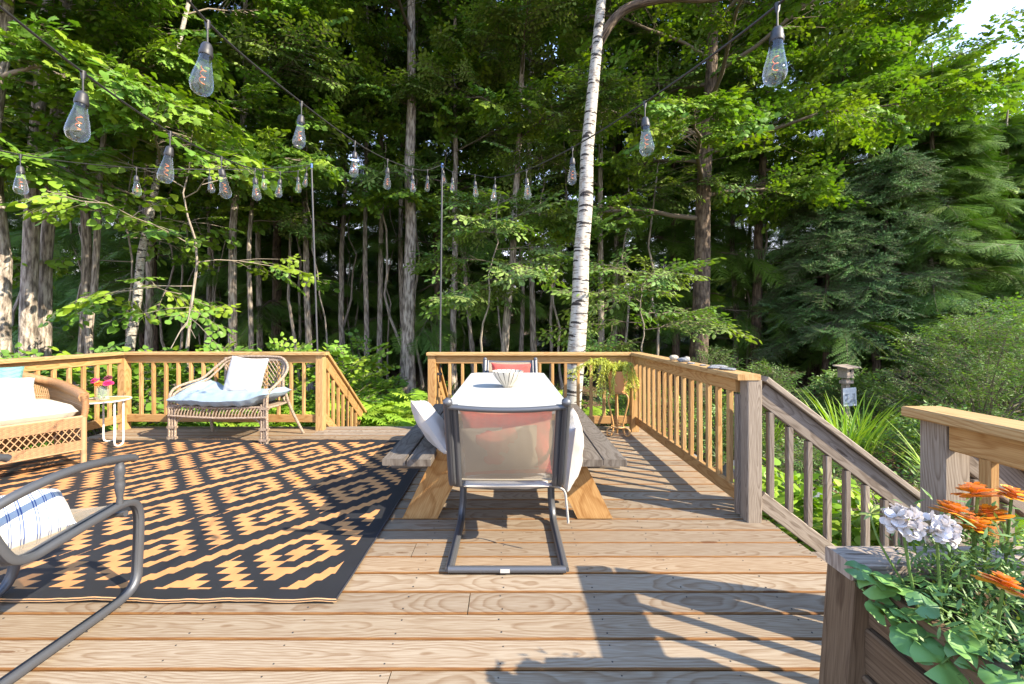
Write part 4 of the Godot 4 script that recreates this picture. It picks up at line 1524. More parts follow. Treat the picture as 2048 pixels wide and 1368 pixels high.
	var ss := MB.new()
	ss.sheet(seat)
	put("seat_sling", ss.mesh(), sling_mat(), t)
	return t

func make_chairs() -> void:
	make_chair("dark metal sling chair at the near end of the picnic table, seen from behind", D(-0.002, 0, 2.13), 0.0)
	make_chair("sling chair at the far end of the picnic table against the back railing", D(0.03, 0, 4.30), PI)
	make_chair("sling chair cut by the left edge in front, with a striped pillow", D(-1.915, 0.014, 1.40), 0.0)
	var red := cloth("coral_cloth", Color(0.52, 0.075, 0.06))
	var o := put("coral_pillow", pillow(0.46, 0.40, 0.10, 2.0), red)
	put_at(o, D(0.0, 0.605, 2.115), Vector3(0.36, 0, 0.03))
	tag(o, "coral red pillow seen through the mesh of the near chair", "pillow", "coral pillows on the sling chairs")
	o = put("coral_pillow", pillow(0.42, 0.32, 0.12, 5.0), red)
	put_at(o, D(0.035, 0.665, 4.345), Vector3(-0.34, 0, -0.02))
	tag(o, "coral pink pillow on the chair at the table's far end", "pillow", "coral pillows on the sling chairs")
	o = put("back_pad", pillow(0.37, 0.27, 0.022, 9.0, 0.02, 0.004), cloth("pad_beige", Color(0.40, 0.345, 0.265)))
	put_at(o, D(-0.035, 0.585, 2.076), Vector3(0.40, 0, 0.06))
	tag(o, "thin beige pad between the near chair's mesh back and its pillow", "pad")
	o = put("seat_pad", pillow(0.43, 0.40, 0.045, 7.0, 0.02, 0.006, 8.0), cloth("white_cloth", Color(0.46, 0.435, 0.40)))
	put_at(o, D(-0.005, 0.402, 2.30), Vector3(-PI / 2 + 0.06, 0, 0))
	tag(o, "off-white seat pad on the near sling chair", "pad")
	rod(o, "tie_strap", mats["white_cloth"], [Vector3(0.21, -0.18, 0.0), Vector3(0.29, -0.17, -0.03), Vector3(0.305, -0.18, -0.10), Vector3(0.315, -0.18, -0.20)], 0.006, 5, 4, PackedVector2Array([Vector2(1, 0.3), Vector2(-1, 0.3), Vector2(-1, -0.3), Vector2(1, -0.3)]))
	# striped pillow
	var img := Image.create(256, 8, false, Image.FORMAT_RGB8)
	for x in 256:
		var k := x % 32
		var c := Color(0.76, 0.755, 0.73)
		if k < 3 or (k > 6 and k < 10): c = Color(0.26, 0.33, 0.52)
		for y in 8: img.set_pixel(x, y, c)
	var sm := StandardMaterial3D.new()
	sm.resource_name = "striped_cloth"
	sm.albedo_texture = tex(img)
	sm.uv1_scale = Vector3(1.15, 1, 1)
	sm.roughness = 0.95
	o = put("striped_pillow", pillow(0.24, 0.23, 0.16, 3.0, 0.02), sm)
	put_at(o, D(-1.835, 0.462, 1.585), Vector3(-1.25, 0.9, 0.1))
	tag(o, "white pillow with blue stripes on the left chair's seat", "pillow")

# ------------------------------------------------------------------ picnic table
func make_table() -> void:
	rng.seed = 404
	var t := thing("picnic_table", "picnic table with white top, golden legs and weathered grey benches", "table", D(0, 0, 3.25))
	var o := -t.position
	var wt := StandardMaterial3D.new()
	wt.resource_name = "white_tabletop"
	wt.albedo_texture = noise_tex(0.03, 4, [[0.3, Color(0.62, 0.625, 0.615)], [0.7, Color(0.69, 0.695, 0.69)]], 44)
	wt.uv1_triplanar = true
	wt.uv1_scale = Vector3(9, 2, 0.7)
	wt.roughness = 0.55
	var top := prism(PackedVector2Array([Vector2(-0.31, 0), Vector2(0.31, 0), Vector2(0.355, 0.05), Vector2(0.355, 1.74), Vector2(0.31, 1.79), Vector2(-0.31, 1.79), Vector2(-0.355, 1.74), Vector2(-0.355, 0.05)]), 0.0, 0.038)
	var tp := put("tabletop", top, wt, t)
	tp.transform = Transform3D(Basis(Vector3.RIGHT, -PI / 2), D(0.0, 0.706, 2.34) + o)
	for d: float in [2.62, 3.86]:
		for s: float in [-1.0, 1.0]:
			var lg := prism(PackedVector2Array([Vector2(s * 0.655, 0.0), Vector2(s * 0.435, 0.0), Vector2(s * 0.10, 0.704), Vector2(s * 0.305, 0.704)]), -0.02, 0.02)
			var leg := put("leg", lg, mats["table_leg_wood"], t, D(0, 0.001, d) + o)
			for by: float in [0.36, 0.41]:
				var bo := MB.new()
				bo.lathe(PackedVector2Array([Vector2(0.009, 0), Vector2(0.009, 0.004), Vector2(0.004, 0.007), Vector2(0.0005, 0.007)]), 10)
				var bl := put("bolt", bo.mesh(), plain("zinc", Color(0.5, 0.5, 0.5), 0.4, 0.8), leg)
				bl.transform = Transform3D(Basis(Vector3.RIGHT, PI / 2), Vector3(s * (0.545 - by * 0.47 + (0.04 if by > 0.4 else -0.04)), by, 0.0205))
		beam(t, "cross_beam", mats["bench_wood"], D(-0.735, 0.342, d + 0.042) + o, D(0.71, 0.342, d + 0.042) + o, 0.04, 0.089)
		beam(t, "top_cleat", mats["table_leg_wood"], D(-0.31, 0.658, d + 0.042) + o, D(0.31, 0.658, d + 0.042) + o, 0.04, 0.089)
	for e in [[-0.660, 0.135], [-0.512, 0.14], [0.484, 0.14], [0.626, 0.135]]:
		beam(t, "bench_plank", mats["bench_wood"], D(e[0] + R(-0.004, 0.004), 0.408, 2.42 + R(-0.012, 0.012)) + o, D(e[0], 0.408, 4.17) + o, e[1], 0.04)
	# bowl
	var img := Image.create(512, 64, false, Image.FORMAT_RGB8)
	img.fill(Color(0.74, 0.715, 0.655))
	for k in 18:
		var x0 := k * 512.0 / 18 + 6.0
		for y in 64:
			if y < 3: continue
			var x := int(x0 + 3.0 * sin(y * 0.12 + k * 1.7))
			for w in 4: img.set_pixel(posmod(x + w, 512), y, Color(0.06, 0.055, 0.05))
	var bm := StandardMaterial3D.new()
	bm.resource_name = "striped_glaze"
	bm.albedo_texture = tex(img)
	bm.roughness = 0.3
	bm.cull_mode = BaseMaterial3D.CULL_DISABLED
	var bb := MB.new()
	bb.lathe(PackedVector2Array([Vector2(0.0005, 0.0), Vector2(0.036, 0.0), Vector2(0.04, 0.016), Vector2(0.058, 0.034), Vector2(0.085, 0.064), Vector2(0.106, 0.094), Vector2(0.119, 0.122), Vector2(0.114, 0.122), Vector2(0.10, 0.094), Vector2(0.078, 0.066), Vector2(0.05, 0.04), Vector2(0.0005, 0.03)]), 36)
	var bowl := put("striped_bowl", bb.mesh(), bm, null, D(0.0, 0.7445, 3.12))
	tag(bowl, "cream footed bowl with black line stripes on the white table", "bowl")
	# pillows slumped on the benches
	var wc: Material = mats["white_cloth"]
	var p := put("white_pillow", pillow(0.42, 0.40, 0.13, 11.0), wc)
	p.transform = Transform3D(Basis(Vector3(0, 0, 1), 0.62) * Basis(Vector3.UP, -PI / 2 + 0.15) * Basis(Vector3.RIGHT, 0.0) * Basis(Vector3(0, 0, 1), 0.1), D(-0.485, 0.555, 2.72))
	tag(p, "white pillow slumped on the left bench against the table", "pillow", "white pillows on the benches")
	p = put("white_pillow", pillow(0.40, 0.38, 0.13, 13.0), wc)
	p.transform = Transform3D(Basis(Vector3(0, 0, 1), -0.12) * Basis(Vector3.UP, PI / 2 - 0.1) * Basis(Vector3(0, 0, 1), 0.12), D(0.372, 0.48, 2.48))
	tag(p, "white pillow wedged between the near chair and the right bench", "pillow", "white pillows on the benches")

# ------------------------------------------------------------------ rattan loveseat
func make_loveseat() -> void:
	rng.seed = 505
	var t := thing("rattan_loveseat", "greyed rattan loveseat with looping arms, against the back railing", "loveseat", D(-2.955, 0.008, 4.28), -0.09)
	var m := StandardMaterial3D.new()
	m.resource_name = "grey_rattan"
	m.albedo_texture = noise_tex(0.05, 3, [[0.3, Color(0.40, 0.335, 0.275)], [0.55, Color(0.57, 0.505, 0.435)], [0.8, Color(0.68, 0.62, 0.55)]], 51, false, 256)
	m.uv1_scale = Vector3(3, 1, 1)
	m.roughness = 0.75
	mats["grey_rattan"] = m
	var main := [Vector3(-0.55, 0, 0), Vector3(-0.55, 0.25, 0), Vector3(-0.55, 0.44, 0), Vector3(-0.535, 0.54, -0.04), Vector3(-0.47, 0.59, -0.14), Vector3(-0.40, 0.63, -0.25), Vector3(-0.32, 0.74, -0.34), Vector3(-0.22, 0.835, -0.40), Vector3(-0.05, 0.855, -0.42), Vector3(0.30, 0.855, -0.42), Vector3(0.43, 0.835, -0.40), Vector3(0.53, 0.75, -0.33), Vector3(0.555, 0.66, -0.22), Vector3(0.545, 0.585, -0.10), Vector3(0.525, 0.52, -0.02), Vector3(0.52, 0.42, 0), Vector3(0.52, 0.2, 0), Vector3(0.52, 0, 0)]
	rod(t, "arm_pole", m, main, 0.0145, 8, 5)
	var inner := []
	for p: Vector3 in main: inner.append(p + Vector3(-0.03 * signf(p.x) if p.y < 0.8 else 0.0, -0.03 if p.y > 0.5 else 0.0, -0.004))
	rod(t, "arm_pole", m, inner, 0.012, 8, 5)
	for s: float in [-1.0, 1.0]:
		var lx := -0.55 if s < 0 else 0.52
		rod(t, "front_leg", m, [Vector3(lx - s * 0.06, 0, -0.005), Vector3(lx - s * 0.06, 0.2, -0.005), Vector3(lx - s * 0.06, 0.40, -0.005)], 0.0135, 8, 3)
		for y: float in [0.04, 0.15, 0.36]:
			var wb := MB.new()
			wb.box(Vector3(lx - s * 0.03, y, -0.003), Vector3(0.098, 0.022, 0.034))
			put("binding", wb.mesh(), m, t)
		rod(t, "leg_brace", m, [Vector3(lx - s * 0.06, 0.15, -0.01), Vector3(lx - s * 0.09, 0.22, -0.01), Vector3(lx - s * 0.17, 0.262, -0.01)], 0.009, 6, 5)
	rod(t, "rear_leg", m, [Vector3(-0.46, 0.40, -0.38), Vector3(-0.45, 0.2, -0.41), Vector3(-0.44, 0, -0.44)], 0.015, 8, 3)
	rod(t, "rear_leg", m, [Vector3(0.49, 0.52, -0.33), Vector3(0.53, 0.3, -0.38), Vector3(0.63, 0, -0.46)], 0.015, 8, 4)
	rod(t, "seat_rail", m, [Vector3(-0.55, 0.272, 0.012), Vector3(0, 0.258, 0.02), Vector3(0.52, 0.272, 0.012)], 0.012, 8, 6)
	rod(t, "seat_rail", m, [Vector3(-0.55, 0.375, -0.005), Vector3(0, 0.355, 0.0), Vector3(0.52, 0.375, -0.005)], 0.012, 8, 6)
	rod(t, "seat_rail", m, [Vector3(-0.50, 0.36, -0.01), Vector3(-0.48, 0.355, -0.2), Vector3(-0.46, 0.36, -0.40)], 0.012, 8, 4)
	rod(t, "seat_rail", m, [Vector3(0.50, 0.36, -0.01), Vector3(0.50, 0.355, -0.2), Vector3(0.49, 0.36, -0.40)], 0.012, 8, 4)
	rod(t, "seat_rail", m, [Vector3(-0.47, 0.36, -0.40), Vector3(0, 0.36, -0.42), Vector3(0.49, 0.36, -0.40)], 0.012, 8, 4)
	for i in 27:
		var x := -0.46 + 0.91 * i / 26.0
		rod(t, "apron_cane", m, [Vector3(x - 0.022, 0.268, 0.014), Vector3(x - 0.006, 0.32, 0.016), Vector3(x + 0.016, 0.362, 0.0)], 0.0072, 5, 3)
	for i in 14:
		var z := -0.03 - 0.36 * i / 13.0
		rod(t, "seat_cane", m, [Vector3(-0.48, 0.358, z), Vector3(0.49, 0.358, z)], 0.007, 5, 1)
	for x: float in [-0.26, 0.42]:
		rod(t, "back_upright", m, [Vector3(x * 1.04, 0.36, -0.40), Vector3(x, 0.6, -0.415), Vector3(x, 0.845, -0.415)], 0.016, 8, 4)
	rod(t, "back_rail", m, [Vector3(-0.26, 0.535, -0.412), Vector3(0.42, 0.535, -0.412)], 0.01, 6, 1)
	rod(t, "back_rail", m, [Vector3(-0.24, 0.815, -0.417), Vector3(0.40, 0.815, -0.417)], 0.01, 6, 1)
	for i in 17:
		var x := -0.24 + 0.64 * i / 16.0
		rod(t, "back_spindle", m, [Vector3(x, 0.36, -0.405), Vector3(x, 0.535, -0.41)], 0.0065, 5, 1)
	for s: float in [-1.0, 1.0]:
		for i in 22:
			var x0 := -0.42 + 0.045 * i
			var a := Vector3(x0, 0.54, -0.41 - s * 0.004)
			var b := Vector3(x0 + 0.19, 0.812, -0.415 - s * 0.004)
			if s < 0:
				a.x = 0.16 - x0
				b.x = 0.16 - x0 - 0.19
			var lo := -0.25
			var hi := 0.41
			var f0 := 0.0
			var f1 := 1.0
			var dx := b.x - a.x
			if dx > 0:
				f0 = maxf(0.0, (lo - a.x) / dx)
				f1 = minf(1.0, (hi - a.x) / dx)
			else:
				f0 = maxf(0.0, (hi - a.x) / dx)
				f1 = minf(1.0, (lo - a.x) / dx)
			if f1 - f0 < 0.08: continue
			rod(t, "lattice_cane", m, [a.lerp(b, f0), a.lerp(b, f1)], 0.0055, 5, 1)
	# seat cushion
	var cu := MB.new()
	var n := 36
	for side: float in [1.0, -1.0]:
		var p := []
		for r in 15:
			var row := []
			for c in n + 1:
				var u := -1.0 + 2.0 * c / n
				var v := -1.0 + 2.0 * r / 14.0
				u = signf(u) * pow(absf(u), 0.75)
				v = signf(v) * pow(absf(v), 0.75)
				var x := 0.54 * u
				var z := -0.17 + 0.25 * v * (1.0 - 0.12 * absf(u))
				var th := 0.075 * pow(maxf(0.0, (1.0 - pow(absf(u), 5.0)) * (1.0 - pow(absf(v), 4.0))), 0.5)
				var tuft := 0.0
				for tx: float in [-0.3, 0.05, 0.36]:
					tuft += exp(-(pow((x - tx) / 0.06, 2.0) + pow((z + 0.17) / 0.06, 2.0)))
				th *= 1.0 - 0.55 * clampf(tuft, 0, 1)
				th += th * 0.25 * sin(u * 26.0 + 4.0 * sin(v * 3.0)) * absf(v) * absf(v)
				var y := 0.40 + side * th + 0.14 * smoothstep(-0.2, -0.95, u) * smoothstep(0.9, -0.6, v) + 0.06 * smoothstep(0.5, 1.0, u) + 0.02 * noise.get_noise_2d(x * 70, z * 70)
				row.append(Vector3(x, y + 0.04, z))
			p.append(row)
		cu.sheet(p, side > 0)
	var blue := cloth("pale_blue_cloth", Color(0.24, 0.32, 0.385))
	var co := put("blue_cushion", cu.mesh(), blue)
	co.transform = t.transform
	tag(co, "pale blue tufted cushion on the rattan loveseat", "cushion")
	var wp := put("white_pillow", pillow(0.44, 0.43, 0.15, 21.0), cloth("bright_white_cloth", Color(0.48, 0.48, 0.47)))
	wp.transform = t.transform * Transform3D(Basis.from_euler(Vector3(-0.30, 0.0, -0.06)), Vector3(0.10, 0.655, -0.25))
	tag(wp, "white square pillow leaning on the rattan loveseat's back", "pillow")

# ------------------------------------------------------------------ wicker sofa
func make_sofa() -> void:
	rng.seed = 606
	var t := thing("wicker_sofa", "honey-coloured wicker sofa with cream cushions at the left edge", "sofa", D(-3.60, 0.012, 3.55), 1.05)
	var img := Image.create(64, 64, false, Image.FORMAT_RGB8)
	var him := Image.create(64, 64, false, Image.FORMAT_RGB8)
	for y in 64:
		for x in 64:
			var row := y / 8
			var ph := fposmod(x / 16.0 + (0.5 if row % 2 == 0 else 0.0), 1.0)
			var hgt := sin(PI * (y % 8 + 0.5) / 8.0) * (0.45 + 0.55 * sin(PI * ph))
			img.set_pixel(x, y, Color(0.58, 0.43, 0.285) * [1.0, 0.9, 1.06, 0.95][(row + int(x / 16.0 + (0.5 if row % 2 == 0 else 0.0))) % 4])
			him.set_pixel(x, y, Color(hgt, hgt, hgt))
	him.bump_map_to_normal_map(3.0)
	var m := StandardMaterial3D.new()
	m.resource_name = "honey_wicker"
	m.albedo_texture = tex(img)
	m.normal_enabled = true
	m.normal_texture = tex(him)
	m.uv1_triplanar = true
	m.uv1_scale = Vector3(14, 14, 14)
	m.roughness = 0.6
	var cane := plain("honey_cane", Color(0.33, 0.205, 0.105), 0.55)
	var W := 1.45
	# rim
	var rim := [Vector3(0, 0.59, 0.01), Vector3(-0.0, 0.612, -0.1), Vector3(0.0, 0.635, -0.35), Vector3(-0.01, 0.66, -0.6), Vector3(-0.07, 0.69, -0.72), Vector3(-0.22, 0.75, -0.76), Vector3(-0.5, 0.82, -0.77), Vector3(-0.725, 0.84, -0.77), Vector3(-0.95, 0.82, -0.77), Vector3(-1.23, 0.75, -0.76), Vector3(-1.38, 0.69, -0.72), Vector3(-1.44, 0.66, -0.6), Vector3(-1.45, 0.635, -0.35), Vector3(-1.45, 0.612, -0.1), Vector3(-1.45, 0.59, 0.01)]
	var rb := MB.new()
	var rp := curve(rim, 5)
	rb.tube(rp, even(0.036, rp.size()), 10, PackedVector2Array([Vector2(0.7, -1.0), Vector2(1, 0), Vector2(0.8, 0.8), Vector2(0, 1.05), Vector2(-0.8, 0.8), Vector2(-1, 0), Vector2(-0.7, -1.0), Vector2(0, -1.2)]))
	put("rim", rb.mesh(), m, t)
	for x: float in [0.0, -W]:
		for z: float in [0.0, -0.68]:
			rod(t, "leg", cane, [Vector3(x, 0, z), Vector3(x, 0.42, z)], 0.021, 8, 1)
		rod(t, "arm_front", m, [Vector3(x, 0.40, -0.005), Vector3(x + (0.012 if x == 0.0 else -0.012), 0.5, 0.0), Vector3(x, 0.60, 0.012)], 0.024, 8, 4)
	# woven bands of front and sides
	var faces := [[Vector3(-W, 0, 0.006), Vector3(0, 0, 0.006)], [Vector3(0.006, 0, 0), Vector3(0.006, 0, -0.68)], [Vector3(-W - 0.006, 0, 0), Vector3(-W - 0.006, 0, -0.68)], [Vector3(-W, 0, -0.69), Vector3(0, 0, -0.69)]]
	for f in faces:
		var a: Vector3 = f[0]
		var b: Vector3 = f[1]
		var dirv := (b - a).normalized()
		for e in [[0.335, 0.425], [0.15, 0.225]]:
			var bd := MB.new()
			var c: Vector3 = (a + b) / 2 + Vector3.UP * (e[0] + e[1]) / 2
			bd.box(c, Vector3(a.distance_to(b), e[1] - e[0], 0.018) if absf(dirv.x) > 0.5 else Vector3(0.018, e[1] - e[0], a.distance_to(b)))
			put("woven_band", bd.mesh(), m, t)
		for y: float in [0.15, 0.425]:
			rod(t, "band_edge", cane, [a + Vector3.UP * y, b + Vector3.UP * y], 0.011, 6, 1)
		var lat := MB.new()
		var L := a.distance_to(b)
		for s in 2:
			var nn := int(L / 0.042)
			for i in nn:
				var p0 := a + dirv * (L * i / nn)
				var p1 := a + dirv * (L * i / nn + 0.075)
				if p1.distance_to(a) > L: continue
				var y0 := 0.225 if s == 0 else 0.335
				var y1 := 0.335 if s == 0 else 0.225
				lat.tube(PackedVector3Array([p0 + Vector3.UP * y0, p1 + Vector3.UP * y1]), even(0.0042, 2), 4, PackedVector2Array(), false)
		put("open_lattice", lat.mesh(), cane, t)
	# lattice between rim and seat
	var lt := MB.new()
	for i in rp.size() - 3:
		if i < 2: continue
		for s in 2:
			var a := rp[i] if s == 0 else rp[i + 2]
			var b := rp[i + 2] if s == 0 else rp[i]
			for k in 2:
				var aa := a.lerp(b, k * 0.25) - Vector3.UP * 0.03
				var bb := b.lerp(a, 0.25 - k * 0.25)
				bb.y = 0.43
				lt.tube(PackedVector3Array([aa, bb]), even(0.0042, 2), 4, PackedVector2Array(), false)
	put("open_lattice", lt.mesh(), cane, t)
	var mid := []
	for p: Vector3 in rim: mid.append(Vector3(p.x, lerpf(0.43, p.y, 0.45), p.z))
	rod(t, "middle_cane", cane, mid, 0.007, 6, 5)
	# cushions
	var cream := cloth("cream_cloth", Color(0.48, 0.44, 0.345), 0.35)
	var names := ["cream seat cushion at the wicker sofa's far end", "cream seat cushion at the wicker sofa's near end"]
	for k in 2:
		var p := put("seat_cushion", pillow(0.68, 0.70, 0.15, 31.0 + k, 0.01, 0.006, 9.0), cream)
		p.transform = t.transform * Transform3D(Basis.from_euler(Vector3(-PI / 2, 0, 0)), Vector3(-0.375 - 0.69 * k, 0.475, -0.33))
		tag(p, names[k], "cushion", "cream cushions of the wicker sofa")
	var teal := StandardMaterial3D.new()
	teal.resource_name = "teal_ripple_cloth"
	teal.albedo_texture = noise_tex(0.02, 3, [[0.35, Color(0.31, 0.50, 0.49)], [0.6, Color(0.43, 0.60, 0.575)]], 63, false, 256)
	teal.uv1_scale = Vector3(1.2, 9, 1)
	teal.roughness = 0.95
	var p := put("teal_pillow", pillow(0.44, 0.44, 0.14, 41.0), teal)
	p.transform = t.transform * Transform3D(Basis.from_euler(Vector3(-0.42, 0.1, -0.12)), Vector3(-0.44, 0.66, -0.56))
	tag(p, "teal pillow leaning on the wicker sofa's back", "pillow", "pillows on the wicker sofa")
	var wi := Image.create(128, 128, false, Image.FORMAT_RGB8)
	for y in 128:
		for x in 128:
			var q := sin((x + absf(fposmod(y * 1.0, 64.0) - 32.0) * 1.2) * 0.55)
			wi.set_pixel(x, y, Color(0.70, 0.745, 0.75) if q > 0.1 else Color(0.60, 0.68, 0.70))
	var wm := StandardMaterial3D.new()
	wm.resource_name = "pale_zigzag_cloth"
	wm.albedo_texture = tex(wi)
	wm.roughness = 0.95
	p = put("zigzag_pillow", pillow(0.36, 0.28, 0.11, 43.0), wm)
	p.transform = t.transform * Transform3D(Basis.from_euler(Vector3(-0.55, 0.2, -0.15)), Vector3(-0.36, 0.645, -0.40))
	tag(p, "pale patterned pillow in front of the teal pillow", "pillow", "pillows on the wicker sofa")

# ------------------------------------------------------------------ side table with flowers
func petal_flower(parent: Node3D, called: String, at: Vector3, r: float, lin: Color, layers: int, tilt: Vector3, heart := Color(0.35, 0.2, 0.02)) -> void:
	var b := MB.new()
	for l in layers:
		var n := 12 - l * 2
		for i in n:
			var a := TAU * i / n + l * 0.4 + R(-0.1, 0.1)
			var e := 0.18 + 0.3 * l
			add_leaf(b, Vector3(0, 0.004 * l, 0) * (r / 0.03), Vector3(cos(a), e, sin(a)).normalized(), Vector3.UP, r * (1.0 - 0.2 * l) * R(0.88, 1.08), [Vector2(0.25, 0.2), Vector2(0.6, 0.36), Vector2(0.95, 0.27)], R(-0.2, 0.25), R(0.05, 0.3))
	b.t = PackedVector2Array()
	var key := "petal_%d_%d_%d" % [int(lin.r * 99), int(lin.g * 99), int(lin.b * 99)]
	var pm := plain(key, lin, 0.6)
	pm.backlight_enabled = true
	pm.backlight = Color(0.3, 0.3, 0.3)
	var o := put(called, b.mesh(), pm, parent)
	put_at(o, at, tilt)
	var hb := MB.new()
	hb.lathe(PackedVector2Array([Vector2(r * 0.2, 0.0), Vector2(r * 0.2, r * 0.25), Vector2(r * 0.1, r * 0.36), Vector2(0.0004, r * 0.38)]), 9)
	put("heart", hb.mesh(), plain("heart_%d" % int(heart.r * 99), heart, 0.8), o)

func make_side_table() -> void:
	rng.seed = 707
	var t := thing("side_table", "small round side table with white hairpin legs beside the wicker sofa", "table", D(-4.02, 0.012, 4.15), 0.3)
	var b := MB.new()
	b.lathe(PackedVector2Array([Vector2(0.0005, 0.452), Vector2(0.208, 0.452), Vector2(0.208, 0.462), Vector2(0.0005, 0.4622)]), 40)
	put("top", b.mesh(), plain("table_wood_top", Color(0.50, 0.29, 0.12), 0.4), t)
	var rr := []
	for i in 25: rr.append(Vector3(cos(TAU * i / 24) * 0.212, 0.457, sin(TAU * i / 24) * 0.212))
	rod(t, "rim", mats["white_paint"], rr, 0.008, 6, 2)
	for k in 3:
		var a := TAU * k / 3 + 0.35
		var c := Vector3(cos(a), 0, sin(a)) * 0.17
		var s := Vector3(-sin(a), 0, cos(a)) * 0.045
		rod(t, "hairpin_leg", mats["white_paint"], [c - s + Vector3.UP * 0.45, c - s + Vector3.UP * 0.2, c - s + Vector3.UP * 0.05, c - s * 0.7 + Vector3.UP * 0.018, c + Vector3.UP * 0.008, c + s * 0.7 + Vector3.UP * 0.018, c + s + Vector3.UP * 0.05, c + s + Vector3.UP * 0.2, c + s + Vector3.UP * 0.45], 0.0085, 8, 4)
	var v := thing("flower_vase", "glass jar of pink, orange and crimson flowers on the side table", "vase", t.position + Vector3(0.03, 0.4628, 0.03))
	var gb := MB.new()
	gb.lathe(PackedVector2Array([Vector2(0.0005, 0.001), Vector2(0.045, 0.001), Vector2(0.05, 0.012), Vector2(0.051, 0.10), Vector2(0.042, 0.122), Vector2(0.043, 0.135)]), 24)
	var gm := StandardMaterial3D.new()
	gm.resource_name = "jar_glass"
	gm.albedo_color = Color(0.92, 0.97, 0.94, 0.16)
	gm.transparency = BaseMaterial3D.TRANSPARENCY_ALPHA
	gm.roughness = 0.04
	gm.cull_mode = BaseMaterial3D.CULL_DISABLED
	mats["jar_glass"] = gm
	put("jar", gb.mesh(), gm, v)
	for i in 16:
		var a := R(0, TAU)
		var lb := MB.new()
		add_leaf(lb, Vector3.ZERO, Vector3(cos(a), R(0.4, 2.0), sin(a)).normalized(), Vector3(R(-1, 1), 0.6, R(-1, 1)).normalized(), R(0.04, 0.065), outline("ovate"))
		lb.t = PackedVector2Array()
		put("leaf", lb.mesh(), plain("vase_leaf", Color(0.16, 0.27, 0.04), 0.5), v, Vector3(cos(a) * 0.018, R(0.01, 0.07), sin(a) * 0.018))
	var fl := [[Vector3(-0.055, 0.19, 0.02), 0.042, Color(0.72, 0.03, 0.24)], [Vector3(0.01, 0.165, 0.05), 0.038, Color(0.75, 0.17, 0.02)], [Vector3(0.075, 0.17, 0.02), 0.04, Color(0.55, 0.015, 0.10)], [Vector3(0.025, 0.215, -0.03), 0.035, Color(0.12, 0.02, 0.035)]]
	for e in fl:
		rod(v, "stem", mats["stem_green"], [Vector3(0, 0.02, 0), Vector3(e[0].x * 0.5, 0.1, e[0].z * 0.5), e[0]], 0.0025, 5, 4)
		petal_flower(v, "bloom", e[0], e[1], e[2], 4, Vector3(0.5, 0, -e[0].x * 6.0))

